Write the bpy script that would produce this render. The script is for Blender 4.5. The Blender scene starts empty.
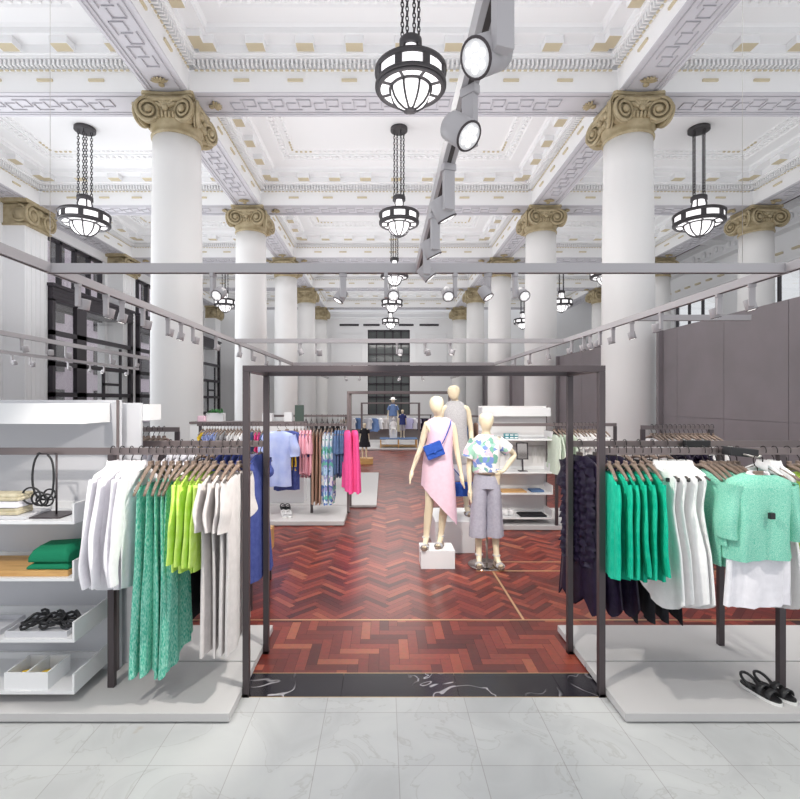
import bpy, bmesh, math, random
from mathutils import Vector, Matrix, Euler
random.seed(7)
S = bpy.context.scene
C = S.collection
PI = math.pi
F = 491.0; H = 1.85; CX = 384.0; CY = 400.0

# ---------------------------------------------------------------- camera
cd = bpy.data.cameras.new('camera'); cam = bpy.data.objects.new('camera', cd); C.objects.link(cam)
cam.location = (0, 0, H); cam.rotation_euler = (PI/2, 0, 0)
cd.sensor_width = 36; cd.lens = F/800*36; cd.shift_x = 0.02; cd.shift_y = 0.0006
cd.clip_start = 0.05; cd.clip_end = 200
S.camera = cam
# ---------------------------------------------------------------- world, lights, exposure
w = bpy.data.worlds.new('world'); S.world = w; w.use_nodes = True
w.node_tree.nodes['Background'].inputs[0].default_value = (0.93, 0.96, 1, 1)
w.node_tree.nodes['Background'].inputs[1].default_value = 0.8
S.view_settings.view_transform = 'Standard'; S.view_settings.look = 'None'
S.view_settings.gamma = 1; S.view_settings.use_curve_mapping = False
S.view_settings.exposure = 0.12
def area(loc, rot, sx, sy, power, col=(1, 1, 1)):
    l = bpy.data.lights.new('area_light', 'AREA'); l.shape = 'RECTANGLE'; l.size = sx; l.size_y = sy
    l.energy = power; l.color = col
    o = bpy.data.objects.new('area_light', l); C.objects.link(o); o.location = loc; o.rotation_euler = rot
    o.visible_camera = False
    return o
for k in range(5):
    yc = 7.2+5.54*k
    area((.375, yc, 3.6), (PI, 0, 0), 5, 3, 118)          # unseen area lights added to wash the ceiling
    area((-7.6, yc, 3.6), (PI, 0, 0), 3, 3, 72)
    area((8.35, yc, 3.6), (PI, 0, 0), 3, 3, 72)
    if k % 2 == 0:
        area((.375, yc, 6.0), (0, 0, 0), 3, 2, 150, (1, .97, .93))   # general downlight of the chandeliers
area((-10.2, 13, 4), (0, -PI/2, 0), 5, 12, 480, (.92, .96, 1))        # daylight from the street windows
def spot_light(loc, target, power, ang=50, blend=.35, col=(1, .95, .88), r=.04):
    l = bpy.data.lights.new('spot', 'SPOT'); l.energy = power; l.spot_size = math.radians(ang)
    l.spot_blend = blend; l.color = col; l.shadow_soft_size = r
    o = bpy.data.objects.new('spot', l); C.objects.link(o); o.location = loc
    o.rotation_euler = (Vector(target)-Vector(loc)).to_track_quat('-Z', 'Y').to_euler()
    return o

# ---------------------------------------------------------------- helpers
def P(px, py, Y): return Vector(((px-CX)*Y/F, Y, H-(py-CY)*Y/F))
def XA(px, Y): return (px-CX)*Y/F
def ZA(py, Y): return H-(py-CY)*Y/F
ORD = ['first', 'second', 'third', 'fourth', 'fifth', 'sixth', 'seventh', 'eighth', 'ninth', 'tenth', 'eleventh', 'twelfth',
       'thirteenth', 'fourteenth', 'fifteenth', 'sixteenth', 'seventeenth', 'eighteenth', 'nineteenth', 'twentieth']

def mat(name, col, rough=.6, metal=0, emit=0, noise=None, bump=0, bscale=60, spec=None, stretch=None, coat=0):
    m = bpy.data.materials.new(name); m.use_nodes = True
    nt = m.node_tree; b = nt.nodes['Principled BSDF']
    b.inputs['Base Color'].default_value = (*col, 1); b.inputs['Roughness'].default_value = rough
    b.inputs['Metallic'].default_value = metal
    if spec is not None: b.inputs['Specular IOR Level'].default_value = spec
    if coat: b.inputs['Coat Weight'].default_value = coat
    if emit:
        b.inputs['Emission Color'].default_value = (*col, 1); b.inputs['Emission Strength'].default_value = emit
    tc = nt.nodes.new('ShaderNodeTexCoord'); src = tc.outputs['Object']
    if stretch:
        mp = nt.nodes.new('ShaderNodeMapping'); mp.inputs['Scale'].default_value = stretch
        nt.links.new(src, mp.inputs[0]); src = mp.outputs[0]
    if noise:                                   # (second colour, scale, low, high)
        c2, sc, lo, hi = noise
        n = nt.nodes.new('ShaderNodeTexNoise'); n.inputs['Scale'].default_value = sc; n.inputs['Detail'].default_value = 5
        r = nt.nodes.new('ShaderNodeValToRGB')
        r.color_ramp.elements[0].position = lo; r.color_ramp.elements[0].color = (*col, 1)
        r.color_ramp.elements[1].position = hi; r.color_ramp.elements[1].color = (*c2, 1)
        nt.links.new(src, n.inputs['Vector']); nt.links.new(n.outputs[0], r.inputs[0])
        nt.links.new(r.outputs[0], b.inputs['Base Color'])
    if bump:
        n2 = nt.nodes.new('ShaderNodeTexNoise'); n2.inputs['Scale'].default_value = bscale
        bp = nt.nodes.new('ShaderNodeBump'); bp.inputs['Strength'].default_value = bump; bp.inputs['Distance'].default_value = .01
        nt.links.new(src, n2.inputs['Vector']); nt.links.new(n2.outputs[0], bp.inputs['Height'])
        nt.links.new(bp.outputs[0], b.inputs['Normal'])
    return m

class MB:
    def __init__(s): s.bm = bmesh.new()
    def box(s, x0, x1, y0, y1, z0, z1, mi=0, M=None):
        v = [s.bm.verts.new((x, y, z)) for z in (z0, z1) for y in (y0, y1) for x in (x0, x1)]
        for q in ((0, 2, 3, 1), (4, 5, 7, 6), (0, 1, 5, 4), (2, 6, 7, 3), (0, 4, 6, 2), (1, 3, 7, 5)):
            f = s.bm.faces.new([v[i] for i in q]); f.material_index = mi
        if M is not None:
            for a in v: a.co = M @ a.co
        return s
    def rbox(s, x0, x1, y0, y1, z0, z1, r=.01, mi=0, M=None, seg=2):
        t = bmesh.new(); bmesh.ops.create_cube(t, size=1)
        for v in t.verts:
            v.co = Vector(((x0+x1)/2+v.co.x*(x1-x0), (y0+y1)/2+v.co.y*(y1-y0), (z0+z1)/2+v.co.z*(z1-z0)))
        bmesh.ops.bevel(t, geom=t.edges[:], offset=r, segments=seg, affect='EDGES', profile=.6)
        mp = {}
        for v in t.verts: mp[v] = s.bm.verts.new(M @ v.co if M is not None else v.co)
        for f in t.faces:
            g = s.bm.faces.new([mp[v] for v in f.verts]); g.material_index = mi; g.smooth = False
        t.free(); return s
    def loft(s, rings, cap0=False, cap1=False, mi=0, smooth=True, closed=True):
        vs = [[s.bm.verts.new(p) for p in r] for r in rings]
        n = len(rings[0])
        for a, b in zip(vs, vs[1:]):
            for i in range(n if closed else n-1):
                j = (i+1) % n
                f = s.bm.faces.new((a[i], a[j], b[j], b[i])); f.material_index = mi; f.smooth = smooth
        for c, r in ((cap0, vs[0]), (cap1, vs[-1])):
            if c:
                f = s.bm.faces.new(r if c is vs else r); f.material_index = mi
        return s
    def lathe(s, prof, c=(0, 0, 0), seg=24, mi=0, smooth=True, caps=True):
        rings = [[Vector((c[0]+r*math.cos(2*PI*i/seg), c[1]+r*math.sin(2*PI*i/seg), c[2]+z)) for i in range(seg)] for r, z in prof]
        return s.loft(rings, caps, caps, mi, smooth)
    def tube(s, pts, r, seg=8, closed=False, mi=0, caps=True):
        pts = [Vector(p) for p in pts]; n = len(pts)
        rr = r if isinstance(r, (list, tuple)) else [r]*n
        rings = []; prev = None
        for i, p in enumerate(pts):
            if closed: t = pts[(i+1) % n]-pts[i-1]
            else: t = pts[min(i+1, n-1)]-pts[max(i-1, 0)]
            t = t.normalized() if t.length > 1e-9 else Vector((0, 0, 1))
            if prev is None:
                u = t.cross(Vector((0, 0, 1)));
                if u.length < .05: u = t.cross(Vector((1, 0, 0)))
            else:
                u = prev-t*prev.dot(t)
            u.normalize(); prev = u; v = t.cross(u)
            rings.append([p+(u*math.cos(2*PI*k/seg)+v*math.sin(2*PI*k/seg))*rr[i] for k in range(seg)])
        if closed: rings.append(rings[0])
        return s.loft(rings, caps and not closed, caps and not closed, mi)
    def bar(s, a, b, wx, wz, mi=0):
        a = Vector(a); b = Vector(b); d = (b-a); L = d.length; d.normalize()
        q = d.to_track_quat('Y', 'Z').to_matrix().to_4x4(); M = Matrix.Translation(a) @ q
        return s.box(-wx/2, wx/2, 0, L, -wz/2, wz/2, mi, M)
    def ball(s, c, r, mi=0, M=None, u=10, v=7):
        rx, ry, rz = r if isinstance(r, (tuple, list)) else (r, r, r)
        rings = []
        for j in range(1, v):
            t = PI*j/v-PI/2
            rings.append([Vector((c[0]+rx*math.cos(t)*math.cos(2*PI*i/u), c[1]+ry*math.cos(t)*math.sin(2*PI*i/u), c[2]+rz*math.sin(t))) for i in range(u)])
        if M is not None: rings = [[M @ p for p in r_] for r_ in rings]
        return s.loft(rings, True, True, mi)
    def poly(s, pts, mi=0):
        f = s.bm.faces.new([s.bm.verts.new(p) for p in pts]); f.material_index = mi; return s
    def prism(s, pts, z0, z1, mi=0):
        return s.loft([[Vector((x, y, z0)) for x, y in pts], [Vector((x, y, z1)) for x, y in pts]], True, True, mi, False)
    def mesh(s, name, mats):
        bmesh.ops.recalc_face_normals(s.bm, faces=s.bm.faces[:])
        me = bpy.data.meshes.new(name); s.bm.to_mesh(me); s.bm.free()
        for m in (mats if isinstance(mats, (list, tuple)) else [mats]): me.materials.append(m)
        return me
    def build(s, name, mats, parent=None, loc=None, rot=None):
        o = bpy.data.objects.new(name, s.mesh(name, mats)); C.objects.link(o)
        if parent: o.parent = parent
        if loc is not None: o.location = loc
        if rot is not None: o.rotation_euler = rot
        return o

def tag(o, label, cat, group=None):
    o['label'] = label; o['category'] = cat
    if group: o['group'] = group
    return o
def thing(name, label, cat, loc=(0, 0, 0), rotz=0, group=None):
    o = bpy.data.objects.new(name, None); C.objects.link(o); o.empty_display_size = .1
    o.location = loc; o.rotation_euler = (0, 0, rotz)
    return tag(o, label, cat, group)
def struct(o):
    o['kind'] = 'structure'; return o
KIDS = {}
def dup(root, loc, rotz=0, label=None, group=None, mats=None):
    r = root.copy(); C.objects.link(r); r.location = loc; r.rotation_euler = (0, 0, rotz)
    if label: r['label'] = label
    if group: r['group'] = group
    for ch in list(root.children):
        c = ch.copy(); C.objects.link(c); c.parent = r
        for g in ch.children:
            d = g.copy(); C.objects.link(d); d.parent = c
    return r

# ---------------------------------------------------------------- materials
M = {}
M['plaster'] = mat('white_plaster', (.86, .86, .87), .75)
M['fret_shade'] = mat('fret_shade_grey', (.45, .44, .47), .8)  # dark of the fret's grooves, painted as grey on its bars
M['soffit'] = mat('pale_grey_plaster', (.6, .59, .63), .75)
M['tan'] = mat('buff_paint', (.62, .54, .38), .7)
M['gilt'] = mat('old_gold_paint', (.36, .29, .17), .6, noise=((.5, .42, .27), 6, .35, .7), bump=.15, bscale=30)
M['column'] = mat('column_paint', (.83, .82, .81), .5)
M['bronze'] = mat('dark_bronze', (.085, .07, .075), .4, .5)
M['bronze2'] = mat('brown_bronze', (.2, .165, .165), .42, .5)
M['track'] = mat('track_grey', (.5, .475, .49), .45)
M['track_dark'] = mat('track_slot', (.06, .05, .05), .6)
M['lens'] = mat('lit_lens', (1, .98, .96), .4, emit=.95)
M['lens_dim'] = mat('lens_reflector', (.8, .79, .8), .25, emit=.35)
M['glass_lit'] = mat('lit_opal_glass', (1, .98, .99), .4, emit=.85)
M['iron'] = mat('chandelier_iron', (.07, .065, .07), .5, .4)
M['chain'] = mat('chain_iron', (.05, .045, .05), .5, .5)
M['shelf'] = mat('shelf_white', (.8, .8, .81), .35)
M['panel'] = mat('shelf_panel_grey', (.6, .6, .63), .45)
M['platform'] = mat('platform_grey', (.54, .53, .53), .6)
M['white'] = mat('white_lacquer', (.85, .85, .86), .35)
M['black'] = mat('black_leather', (.015, .015, .017), .45)
M['rubber'] = mat('white_rubber', (.8, .8, .78), .5)
M['wood_l'] = mat('light_oak', (.7, .42, .16), .5, noise=((.55, .3, .1), 5, .3, .7), stretch=(1, 8, 8))
M['hook'] = mat('hook_dark', (.03, .025, .025), .4, .5)
M['hanger'] = mat('hanger_wood', (.2, .145, .115), .45, noise=((.26, .19, .15), 8, .3, .7), stretch=(2, 12, 12))
M['hanger_dark'] = mat('hanger_dark', (.07, .055, .05), .45)
M['mirror_base'] = mat('polished_dark_steel', (.42, .38, .36), .12, 1)
M['panel_pale'] = mat('shelf_panel_pale', (.74, .72, .72), .45)
M['steel'] = mat('steel', (.6, .58, .55), .3, .9)
M['skin'] = mat('mannequin_cream', (.8, .69, .5), .5)
M['skin_white'] = mat('mannequin_white', (.8, .78, .75), .5)
M['greypanel'] = mat('taupe_panel', (.2, .18, .19), .55, noise=((.225, .2, .215), 2.2, .3, .7))
M['maroon'] = mat('maroon_ceiling', (.17, .07, .07), .7, noise=((.1, .08, .08), 2, .4, .6))
M['brass'] = mat('brass_strip', (.7, .5, .28), .35, .8)
M['frame'] = mat('window_black', (.03, .024, .032), .4)
M['plant'] = mat('plant_green', (.06, .25, .07), .5)
# fabrics
def fab(n, c, c2=None, sc=25, st=None, lo=.35, hi=.65):
    M[n] = mat(n, c, .85, noise=((c2 or tuple(min(1, x*1.06+.005) for x in c)), sc, lo, hi), bump=.2, bscale=140, spec=.2, stretch=st)
fab('white_cotton', (.84, .82, .86))
fab('white_linen', (.86, .85, .85))
fab('green_marl', (.03, .42, .28), (.4, .74, .63), 110, (1.8, 1.8, .45), .36, .66)
fab('lime', (.56, .8, .12), (.64, .86, .22))
fab('oat', (.62, .585, .575), (.68, .64, .63))
fab('kelly', (.0, .42, .26), (.02, .5, .32))
fab('mint', (.1, .5, .36), (.4, .72, .58), 240, None, .36, .64)
fab('navy', (.035, .045, .16), (.045, .06, .19))
fab('blue', (.055, .075, .26), (.075, .1, .31))
fab('lilac', (.42, .4, .62), (.5, .48, .68))
fab('plum', (.009, .005, .02), (.018, .011, .034)); M['plum'].node_tree.nodes['Principled BSDF'].inputs['Roughness'].default_value = .42; M['plum'].node_tree.nodes['Principled BSDF'].inputs['Specular IOR Level'].default_value = .35
fab('skyblue', (.38, .46, .8), (.5, .58, .86), 5, (1, 1, 1), .35, .65)
fab('yellow', (.8, .55, .05))
fab('pink', (.8, .42, .5))
fab('hotpink', (.85, .1, .32))
fab('camel', (.42, .27, .2))
fab('slate', (.09, .15, .29), (.12, .2, .36))
fab('greymarl', (.44, .43, .45), (.56, .55, .56), 90)
fab('dusty', (.8, .56, .66), (.83, .6, .7))
fab('stone', (.5, .49, .52), (.56, .55, .57), 60)
fab('palegreen', (.6, .68, .58))
fab('chambray', (.14, .22, .42))
fab('greyblue', (.4, .39, .47), (.46, .45, .52), 40)
fab('bagblue', (.03, .09, .42), (.04, .11, .48))
fab('khaki', (.5, .44, .3), (.62, .56, .42), 30)
fab('blackcloth', (.02, .02, .025))
def print_mat(name, cols, sc, base=(.85, .85, .85)):
    m = bpy.data.materials.new(name); m.use_nodes = True; nt = m.node_tree; b = nt.nodes['Principled BSDF']
    tc = nt.nodes.new('ShaderNodeTexCoord'); n = nt.nodes.new('ShaderNodeTexNoise'); n.inputs['Scale'].default_value = sc*.6
    n.inputs['Detail'].default_value = 2
    mx = nt.nodes.new('ShaderNodeVectorMath'); mx.operation = 'MULTIPLY_ADD'; mx.inputs[1].default_value = (.12, .12, .12)
    v = nt.nodes.new('ShaderNodeTexVoronoi'); v.inputs['Scale'].default_value = sc
    sep = nt.nodes.new('ShaderNodeSeparateColor'); r = nt.nodes.new('ShaderNodeValToRGB'); r.color_ramp.interpolation = 'CONSTANT'
    for i, c in enumerate(cols):
        e = r.color_ramp.elements[0] if i == 0 else r.color_ramp.elements.new(i/len(cols)); e.position = i/len(cols); e.color = (*c, 1)
    nt.links.new(tc.outputs['Object'], n.inputs['Vector']); nt.links.new(n.outputs['Color'], mx.inputs[0]); nt.links.new(tc.outputs['Object'], mx.inputs[2])
    nt.links.new(mx.outputs[0], v.inputs['Vector']); nt.links.new(v.outputs['Color'], sep.inputs[0]); nt.links.new(sep.outputs[0], r.inputs[0])
    nt.links.new(r.outputs[0], b.inputs['Base Color']); b.inputs['Roughness'].default_value = .8
    M[name] = m
print_mat('floral', [(.85, .84, .83), (.85, .84, .83), (.82, .8, .78), (.2, .3, .65), (.4, .7, .55), (.75, .55, .65), (.85, .85, .85), (.2, .45, .35)], 19)
print_mat('tropic', [(.75, .8, .85), (.75, .8, .85), (.1, .2, .5), (.15, .5, .4), (.4, .6, .8), (.3, .3, .6)], 16)

# marble tiles
def marble():
    m = bpy.data.materials.new('marble_tiles'); m.use_nodes = True; nt = m.node_tree; b = nt.nodes['Principled BSDF']
    tc = nt.nodes.new('ShaderNodeTexCoord'); mp = nt.nodes.new('ShaderNodeMapping')
    mp.inputs['Location'].default_value = (-.0743, -2.907+.4225*7, 0)
    br = nt.nodes.new('ShaderNodeTexBrick'); br.offset = 0; br.squash = 1
    br.inputs['Scale'].default_value = 1; br.inputs['Brick Width'].default_value = .4225; br.inputs['Row Height'].default_value = .4225
    br.inputs['Mortar Size'].default_value = .0022; br.inputs['Mortar Smooth'].default_value = .2
    br.inputs['Color1'].default_value = (.53, .54, .54, 1); br.inputs['Color2'].default_value = (.48, .49, .495, 1)
    br.inputs['Mortar'].default_value = (.34, .33, .33, 1)
    n = nt.nodes.new('ShaderNodeTexNoise'); n.inputs['Scale'].default_value = 2.5; n.inputs['Detail'].default_value = 9; n.inputs['Distortion'].default_value = 1.2
    r = nt.nodes.new('ShaderNodeValToRGB'); e = r.color_ramp.elements
    e[0].position = .3; e[0].color = (.9, .9, .9, 1); e[1].position = .62; e[1].color = (1.06, 1.06, 1.05, 1)
    k = e.new(.49); k.color = (1, 1, 1, 1); k = e.new(.5); k.color = (.86, .85, .83, 1); k = e.new(.512); k.color = (1.02, 1.02, 1.02, 1)
    n2 = nt.nodes.new('ShaderNodeTexNoise'); n2.inputs['Scale'].default_value = 3.1; n2.inputs['Detail'].default_value = 4
    r2 = nt.nodes.new('ShaderNodeValToRGB'); r2.color_ramp.elements[0].position = .72; r2.color_ramp.elements[1].position = .78
    r2.color_ramp.elements[0].color = (1, 1, 1, 1); r2.color_ramp.elements[1].color = (.82, .68, .55, 1)
    m1 = nt.nodes.new('ShaderNodeMix'); m1.data_type = 'RGBA'; m1.blend_type = 'MULTIPLY'; m1.inputs[0].default_value = 1
    m2 = nt.nodes.new('ShaderNodeMix'); m2.data_type = 'RGBA'; m2.blend_type = 'MULTIPLY'; m2.inputs[0].default_value = 1
    L = nt.links.new
    L(tc.outputs['Object'], mp.inputs[0]); L(mp.outputs[0], br.inputs['Vector']); L(tc.outputs['Object'], n.inputs['Vector']); L(tc.outputs['Object'], n2.inputs['Vector'])
    L(n.outputs[0], r.inputs[0]); L(n2.outputs[0], r2.inputs[0])
    L(br.outputs['Color'], m1.inputs[6]); L(r.outputs[0], m1.inputs[7]); L(m1.outputs[2], m2.inputs[6]); L(r2.outputs[0], m2.inputs[7])
    L(m2.outputs[2], b.inputs['Base Color']); b.inputs['Roughness'].default_value = .32
    return m
M['marble'] = marble()
def dark_marble():
    m = mat('black_marble', (.012, .011, .016), .22); nt = m.node_tree; b = nt.nodes['Principled BSDF']
    tc = nt.nodes.new('ShaderNodeTexCoord'); n = nt.nodes.new('ShaderNodeTexNoise'); n.inputs['Scale'].default_value = 3; n.inputs['Detail'].default_value = 3; n.inputs['Distortion'].default_value = .7
    r = nt.nodes.new('ShaderNodeValToRGB'); e = r.color_ramp.elements
    e[0].position = .49; e[0].color = (.014, .012, .018, 1); e[1].position = .508; e[1].color = (.014, .012, .018, 1); k = e.new(.499); k.color = (.5, .48, .5, 1)
    n3 = nt.nodes.new('ShaderNodeTexNoise'); n3.inputs['Scale'].default_value = 1.8
    r3 = nt.nodes.new('ShaderNodeValToRGB'); r3.color_ramp.elements[0].position = .5; r3.color_ramp.elements[1].position = .6
    mx = nt.nodes.new('ShaderNodeMix'); mx.data_type = 'RGBA'; mx.inputs[6].default_value = (.014, .012, .018, 1)
    L = nt.links.new
    L(tc.outputs['Object'], n.inputs['Vector']); L(tc.outputs['Object'], n3.inputs['Vector']); L(n.outputs[0], r.inputs[0]); L(n3.outputs[0], r3.inputs[0])
    L(r3.outputs[0], mx.inputs[0]); L(r.outputs[0], mx.inputs[7]); L(mx.outputs[2], b.inputs['Base Color'])
    return m
M['dark_marble'] = dark_marble()
def parquet():
    m = bpy.data.materials.new('jarrah_parquet'); m.use_nodes = True; nt = m.node_tree; b = nt.nodes['Principled BSDF']
    g = nt.nodes.new('ShaderNodeNewGeometry'); r = nt.nodes.new('ShaderNodeValToRGB'); e = r.color_ramp.elements
    e[0].position = 0; e[0].color = (.1, .018, .016, 1); e[1].position = 1; e[1].color = (.52, .17, .09, 1)
    k = e.new(.35); k.color = (.2, .032, .024, 1); k = e.new(.75); k.color = (.32, .055, .036, 1); k = e.new(.93); k.color = (.42, .09, .05, 1)
    tc = nt.nodes.new('ShaderNodeTexCoord'); n = nt.nodes.new('ShaderNodeTexNoise'); n.inputs['Scale'].default_value = 30; n.inputs['Detail'].default_value = 6
    mx = nt.nodes.new('ShaderNodeMix'); mx.data_type = 'RGBA'; mx.blend_type = 'MULTIPLY'; mx.inputs[0].default_value = .5
    L = nt.links.new
    L(g.outputs['Random Per Island'], r.inputs[0]); L(tc.outputs['Object'], n.inputs['Vector']); L(r.outputs[0], mx.inputs[6]); L(n.outputs['Color'], mx.inputs[7])
    L(r.outputs[0], mx.inputs[6]); L(mx.outputs[2], b.inputs['Base Color']); b.inputs['Roughness'].default_value = .33
    return m
M['parquet'] = parquet()
def glass():
    m = bpy.data.materials.new('window_glass'); m.use_nodes = True; nt = m.node_tree
    out = nt.nodes['Material Output']; t = nt.nodes.new('ShaderNodeBsdfTransparent'); gl = nt.nodes.new('ShaderNodeBsdfGlossy'); gl.inputs['Roughness'].default_value = .03
    mx = nt.nodes.new('ShaderNodeMixShader'); mx.inputs[0].default_value = .12
    nt.links.new(t.outputs[0], mx.inputs[1]); nt.links.new(gl.outputs[0], mx.inputs[2]); nt.links.new(mx.outputs[0], out.inputs[0])
    return m
M['glass'] = glass()

# ================================================================ SETTING
struct(MB().box(-12, 16, 1.2, 3.058, -.1, 0).build('floor', M['marble']))
tb = MB()
xs = [-6, -1.4, -.87, -.27, .47, 1.13, 1.9, 6]
for a, b_ in zip(xs, xs[1:]): tb.box(a+.0012, b_-.0012, 3.058, 3.325, -.1, .0005)
struct(tb.build('floor', M['dark_marble']))
tb = MB(); tb.box(-6, 6, 3.322, 3.328, -.05, .0012).box(-6, 6, 4.122, 4.138, -.05, .0012).box(-6, 6, 3.055, 3.059, -.05, .0012)
tb.box(1.165, 1.185, 4.138, 5.31, -.05, .0012).box(1.0, 6, 5.30, 5.325, -.05, .0012).box(1.0, 6, 5.6, 5.62, -.05, .0012)
struct(tb.build('trim_1', M['brass']))
def herring(x0, x1, y0, y1, L, W, ang, ox=0, oy=0):
    bm = bmesh.new(); ca, sa = math.cos(ang), math.sin(ang)
    cx, cy = (x0+x1)/2, (y0+y1)/2; R = math.hypot(x1-x0, y1-y0)/2+L
    n = int(L/W+.5); g = .0009
    N = int(2*R/W)+4
    for i in range(-N, N):
        for j in range(-N, N):
            # grid cells of size W; herringbone: horizontal plank starts where (i - j) mod 2n == 0
            for kind in (0, 1):
                if kind == 0 and (i-j) % (2*n) == 0: a, b, c, d = i*W, i*W+L, j*W, j*W+W
                elif kind == 1 and (i-j) % (2*n) == 2*n-1: a, b, c, d = i*W, i*W+W, j*W, j*W+L
                else: continue
                px, py = (a+b)/2, (c+d)/2
                wx, wy = cx+px*ca-py*sa, cy+px*sa+py*ca
                if wx < x0-L or wx > x1+L or wy < y0-L or wy > y1+L: continue
                vs = []
                for u, v in ((a+g, c+g), (b-g, c+g), (b-g, d-g), (a+g, d-g)):
                    vs.append(bm.verts.new((cx+u*ca-v*sa, cy+u*sa+v*ca, 0)))
                bm.faces.new(vs)
    for co, no in (((x0, 0, 0), (-1, 0, 0)), ((x1, 0, 0), (1, 0, 0)), ((0, y0, 0), (0, -1, 0)), ((0, y1, 0), (0, 1, 0))):
        bmesh.ops.bisect_plane(bm, geom=bm.verts[:]+bm.edges[:]+bm.faces[:], plane_co=co, plane_no=no, clear_outer=True)
    for f in bm.faces:
        if f.normal.z < 0: f.normal_flip()
    return bm
sub = mat('parquet_joint', (.03, .01, .01), .6)
struct(MB().box(-12, 16, 3.325, 33.2, -.1, -.0015).build('floor', sub))
b1 = MB(); b1.bm.free(); b1.bm = herring(-2.6, 3.4, 3.33, 4.12, .29, .0725, 0)
struct(b1.build('floor', M['parquet']))
b1 = MB(); b1.bm.free(); b1.bm = herring(-3.4, 5.2, 4.14, 22, .3, .06, PI/4)
struct(b1.build('floor', M['parquet']))

ZB = 7.85
ROWS = [4.43+5.54*k for k in range(6)]     # 4.43, 9.97, 15.51, 21.05, 26.59, 32.13
# coffer mesh: stacked cornice around one bay
def coffer(Wd, Dp):
    b = MB(); hx, hy = Wd/2, Dp/2
    prof = [(0, 0), (0, .4), (.03, .41), (.01, .44), (.01, .56), (.16, .57), (.16, .61), (.2, .62), (.2, .78), (.5, .785), (.5, .89), (.56, .93),
            (.9, .935), (.93, .97), (1.03, 1.0), (1.08, 1.0), (1.08, 1.03), (1.26, 1.035), (1.27, 1.05), (1.31, 1.06)]
    rings = []
    for d, z in prof:
        x, y = hx-d, hy-d
        rings.append([Vector((-x, -y, z)), Vector((x, -y, z)), Vector((x, y, z)), Vector((-x, y, z))])
    b.loft(rings, False, True, 0, False)
    def sb(side, s0, s1, d0, d1, z0, z1, mi=0, mib=None):
        if side == 0: q = (s0, s1, hy-d1, hy-d0)
        elif side == 1: q = (s0, s1, -hy+d0, -hy+d1)
        elif side == 2: q = (hx-d1, hx-d0, s0, s1)
        else: q = (-hx+d0, -hx+d1, s0, s1)
        b.box(*q, z0, z1, mi)
        if mib is not None: b.box(q[0]+.01, q[1]-.01, q[2]+.01, q[3]-.01, z0-.003, z0+.003, mib)
    for side in range(4):
        hl = hx if side < 2 else hy
        # dentils
        e = hl-.1; n = int(2*e/.085)
        for i in range(n):
            s = -e+2*e*(i+.5)/n
            sb(side, s-.02, s+.02, -.02, .13, .445, .558)
        n = int(2*e/.11)
        for i in range(n):
            s = -e+2*e*(i+.5)/n
            sb(side, s-.03, s+.03, .025, .055, .385, .408, 1)
        e = hl-.45; n = max(2, round(2*e/.98))
        for i in range(n+1):
            s = -e+2*e*i/n
            sb(side, s-.17, s+.17, .2, .44, .645, .79, 0, 1)
        e = hl-.5
        n = max(2, round(2*e/1.0))
        for i in range(n):
            s = -e+2*e*(i+.5)/n
            sb(side, s-.15, s+.15, -.01, .035, .2, .245, 1)
        # egg ornament
        e = hl-1.0; n = int(2*e/.17)
        for i in range(n):
            s = -e+2*e*(i+.5)/n
            c = {0: (s, hy-.985, .98), 1: (s, -hy+.985, .98), 2: (hx-.985, s, .98), 3: (-hx+.985, s, .98)}[side]
            b.ball(c, (.055, .055, .05), 0, None, 6, 4)
        e = hl-1.26; n = int(2*e/.13)
        for i in range(n):
            s = -e+2*e*(i+.5)/n
            sb(side, s-.03, s+.03, 1.2, 1.245, 1.005, 1.036, 1 if min(s+e, e-s) < .5 else 0)
    # ceiling rose of the panel
    return b.mesh('coffer', [M['plaster'], M['tan']])
me_n = coffer(8.35, 4.74); me_a = coffer(6.0, 4.74)
for k in range(5):
    yc = 7.2+5.54*k
    for me, x in ((me_n, .375), (me_a, -7.6), (me_a, 8.35)):
        o = bpy.data.objects.new('ceiling', me); C.objects.link(o); o.location = (x, yc, ZB); struct(o)
# beams with fret soffits
def beam(L, x_dir=True):
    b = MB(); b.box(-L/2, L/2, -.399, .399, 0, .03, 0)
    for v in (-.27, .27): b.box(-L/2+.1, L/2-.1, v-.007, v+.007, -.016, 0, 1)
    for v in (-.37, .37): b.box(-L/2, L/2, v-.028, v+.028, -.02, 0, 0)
    u = -L/2+.7; 
    while u < L/2-1.0:
        b.box(u, u+.3, .158, .17, -.02, 0, 1).box(u+.22, u+.5, -.17, -.158, -.02, 0, 1)
        b.box(u, u+.012, -.06, .17, -.02, 0, 1).box(u+.488, u+.5, -.17, .06, -.02, 0, 1)
        b.box(u, u+.2, -.065, -.053, -.02, 0, 1).box(u+.3, u+.5, .053, .065, -.02, 0, 1)
        b.box(u+.244, u+.256, -.1, .1, -.02, 0, 1)
        u += .56
    for sg in (-1, 1):                       # gilt leaf at each end
        for q in range(7):
            a = (q-3)*.42
            Mx = Matrix.Translation((sg*(L/2-.34), 0, -.03)) @ Matrix.Rotation(a if sg > 0 else a+PI, 4, 'Z')
            b.ball((-.09, 0, 0), (.09, .026, .025), 2, Mx, 6, 5)
        b.ball((sg*(L/2-.3), 0, -.05), (.06, .06, .035), 2, None, 8, 5)
    return b.mesh('beam', [M['soffit'], M['fret_shade'], M['gilt']])
mbn = beam(8.35); mba = beam(6.0); mbl = beam(4.74)
for y in ROWS:
    for me, x in ((mbn, .375), (mba, -7.6), (mba, 8.35)):
        o = bpy.data.objects.new('ceiling', me); C.objects.link(o); o.location = (x, y, ZB); struct(o)
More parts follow.
